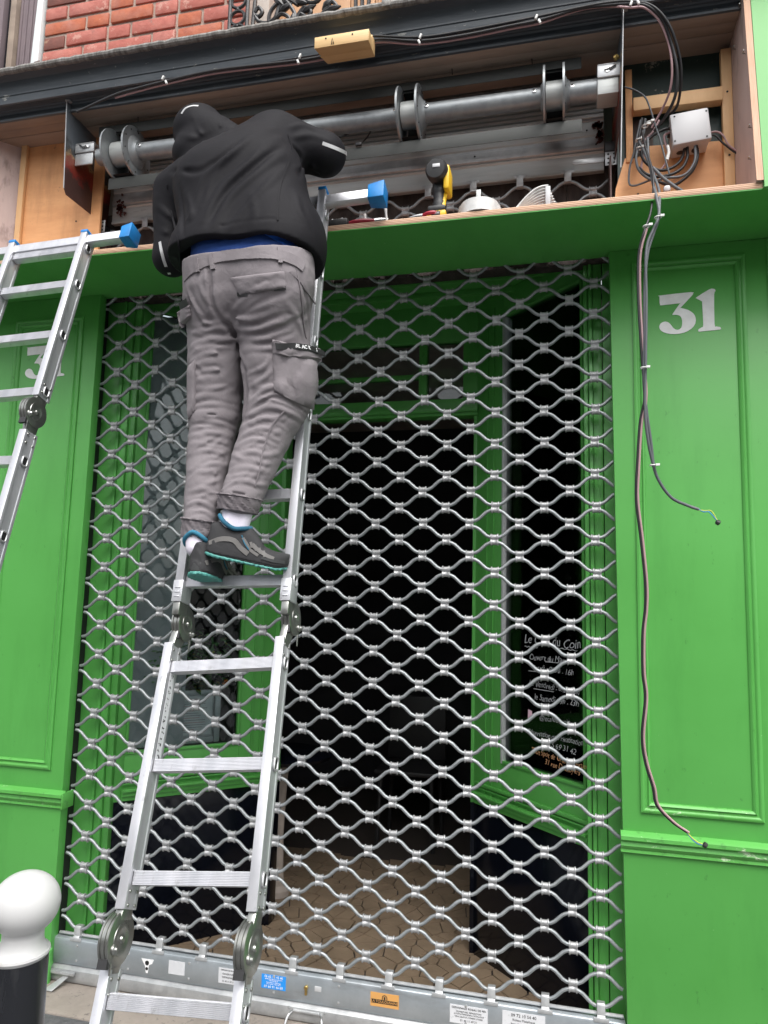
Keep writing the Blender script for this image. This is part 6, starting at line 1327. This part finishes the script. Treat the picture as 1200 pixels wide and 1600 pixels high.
# ---- shoes and socks
def shoe(nm_t, heel, toe, up, ank, ska, side):
    heel, toe, up = np.array(heel), np.array(toe), np.array(up, float); f = toe - heel; L = np.linalg.norm(f); f /= L; sdv = np.cross(up, f); sdv /= np.linalg.norm(sdv); up = np.cross(f, sdv)
    lo = np.minimum(heel, toe) - .12; hi = np.maximum(heel, toe) + .16; 
    S = SD(lo, hi, .0045); u, v, w_ = S.local(heel, f, sdv, up)     # u along the foot from the back of the heel, w up from the ground
    half = .043 + .009 * np.exp(-((u - L * .74) / (L * .22)) ** 2) - .005 * np.exp(-((u - L * .48) / (L * .12)) ** 2)
    end = np.sqrt(np.maximum(0, 1 - (np.clip(np.abs(u - L / 2) / (L / 2), 0, 1)) ** 5)); rise = .012 * np.clip((u - L * .78) / (L * .22), 0, 1) ** 2 + .004 * np.clip((L * .12 - u) / (L * .12), 0, 1)
    foot = np.abs(v) - half * end
    d_out = np.maximum(foot, np.maximum(u - L, -u)) * .8
    tt = .030 + .010 * np.clip(1 - u / (L * .5), 0, 1)
    sole_d = np.maximum(np.maximum(d_out, rise - w_), w_ - rise - tt * .30)
    mid_d = np.maximum(np.maximum(d_out + .001, rise + tt * .22 - w_), w_ - rise - tt)
    top = .058 + .062 * np.clip(1 - np.abs(u - L * .20) / (L * .46), 0, 1) ** .7 + .020 * np.clip(1 - np.abs(u - L * .48) / (L * .3), 0, 1)
    tap = 1 - .14 * np.clip((w_ - .03) / .09, 0, 1); S.d = (np.maximum(np.abs(v) / (half * end * tap + 1e-3), 0) ** 3.2 + (np.maximum(w_ - .015, 0) / (top - .015)) ** 3.6) ** .3 - 1; S.d = S.d * .03; S.d = np.maximum(S.d, np.maximum(.012 + rise - w_, np.maximum(u - L + .004, -u + .001)))
    S.sub(S.cone(ank + up * .08 + f * .018, ank + up * .022 + f * .018, .032, .030), .006); S.sub(S.cone(ank + up * .08 - f * .014, ank + up * .022 - f * .014, .032, .030), .006); up_d = S.d.copy()
    up_o = S.mesh('shoe_upper', M['shoe'], wk)
    def loc(a, b, c): return heel + f * a * L + sdv * b + up * c
    def surf(a, c, lift=.0015, s=side):
        """point on the side of the upper at fraction a along the foot and height c"""
        for b in np.arange(.075, 0, -.0015):
            p = loc(a, s * b, c)
            if S.samp(p) < 0: return p + sdv * s * lift
        return loc(a, 0, c)
    def strip(nm2, pts, wd, m_, lift=.002, th=.002):
        P = spline([surf(a, c, 0) for a, c in pts], 7); V = []
        for i, p in enumerate(P):
            t = P[min(i + 1, len(P) - 1)] - P[max(i - 1, 0)]; nn = S.nrm(p); b = np.cross(nn, t); b /= np.linalg.norm(b) + 1e-9; V += [p - b * wd / 2, p + nn * lift - b * wd * .42, p + nn * lift + b * wd * .42, p + b * wd / 2]
        MB().add(V, [(i * 4 + k, i * 4 + k + 1, i * 4 + 5 + k, i * 4 + 4 + k) for i in range(len(P) - 1) for k in range(3)] + [(0, 1, 2, 3), tuple(range(len(V) - 4, len(V)))[::-1]]).build(nm2, m_, up_o, smooth=60)
    for s_ in ((.03, .045), (.15, .062), (.28, .066)),: pass
    strip('heel_overlay', [(.04, .04), (.16, .058), (.30, .062), (.40, .045), (.50, .032)], .016, M['shoe_gry'], .003)
    strip('side_overlay', [(.52, .062), (.60, .050), (.70, .040), (.80, .034)], .013, M['shoe_gry'], .003)
    strip('side_overlay', [(.40, .075), (.46, .060), (.52, .045), (.62, .034)], .010, M['shoe_gry'], .0025)
    strip('blue_piping', [(.38, .082), (.43, .062), (.50, .045)], .0035, M['mesh_blue'], .003)
    strip('toe_overlay', [(.66, .030), (.80, .028), (.93, .030)], .010, M['sole'], .003)
    for k in range(4): strip('lace_loop', [(.50 + .055 * k, .068 - .006 * k), (.53 + .055 * k, .052 - .006 * k)], .0085, M['shoe_gry'], .004)
    MB().tube(spline([loc(.42, side * .018, .088), loc(.52, side * .02, .076), loc(.62, side * .021, .066), loc(.70, side * .018, .058)], 6), .0035, 7).build('lace_edge', M['mesh_blue'], up_o)
    g = MB(); g.tube(spline([ank + up * .004 + f * .050, ank - up * .002 + sdv * .028 + f * .030, ank - up * .008 + sdv * .037, ank + up * .006 + sdv * .030 - f * .032, ank + up * .022 - f * .048, ank + up * .006 - sdv * .030 - f * .032, ank - up * .008 - sdv * .037, ank - up * .002 - sdv * .028 + f * .030, ank + up * .004 + f * .050], 6), .0068, 8); g.build('collar', M['mesh_blue'], up_o, smooth=80)
    S.d = mid_d.copy(); 
    me_ = SD.mesh(S, 'midsole', M['sole'], wk)
    S.d = sole_d.copy(); gcut = np.maximum(np.abs(((u * 90) % 1.0) - .5) - .18, 0); S.d = S.d + np.where(w_ < rise + .004, .003 * (np.abs(((u * 70) % 1.0) - .5) < .2), 0).astype(np.float32)
    S.mesh('outsole', M['teal'], wk)
    k = SD(np.minimum(ank, ska) - .08, np.maximum(ank, ska) + .08, .005); k.add(k.cone(ank - up * .02 + f * .014, ska + f * .010, .029, .038), .01); k.add(k.cone(ank - up * .02 - f * .012, ska - f * .010, .029, .038), .01)
    k.noise(.0015, 60, 5); k.mesh('sock', M['sock'], wk)
shoe('r', A(318, 868, -.875), A(449, 896, -.775), (.10, -.02, 1), A(366, 822, -.85), ankR, -1)
shoe('l', A(304, 900, -.905), A(358, 922, -.62), (0, 0, 1), A(310, 848, -.845), ankL, -1)
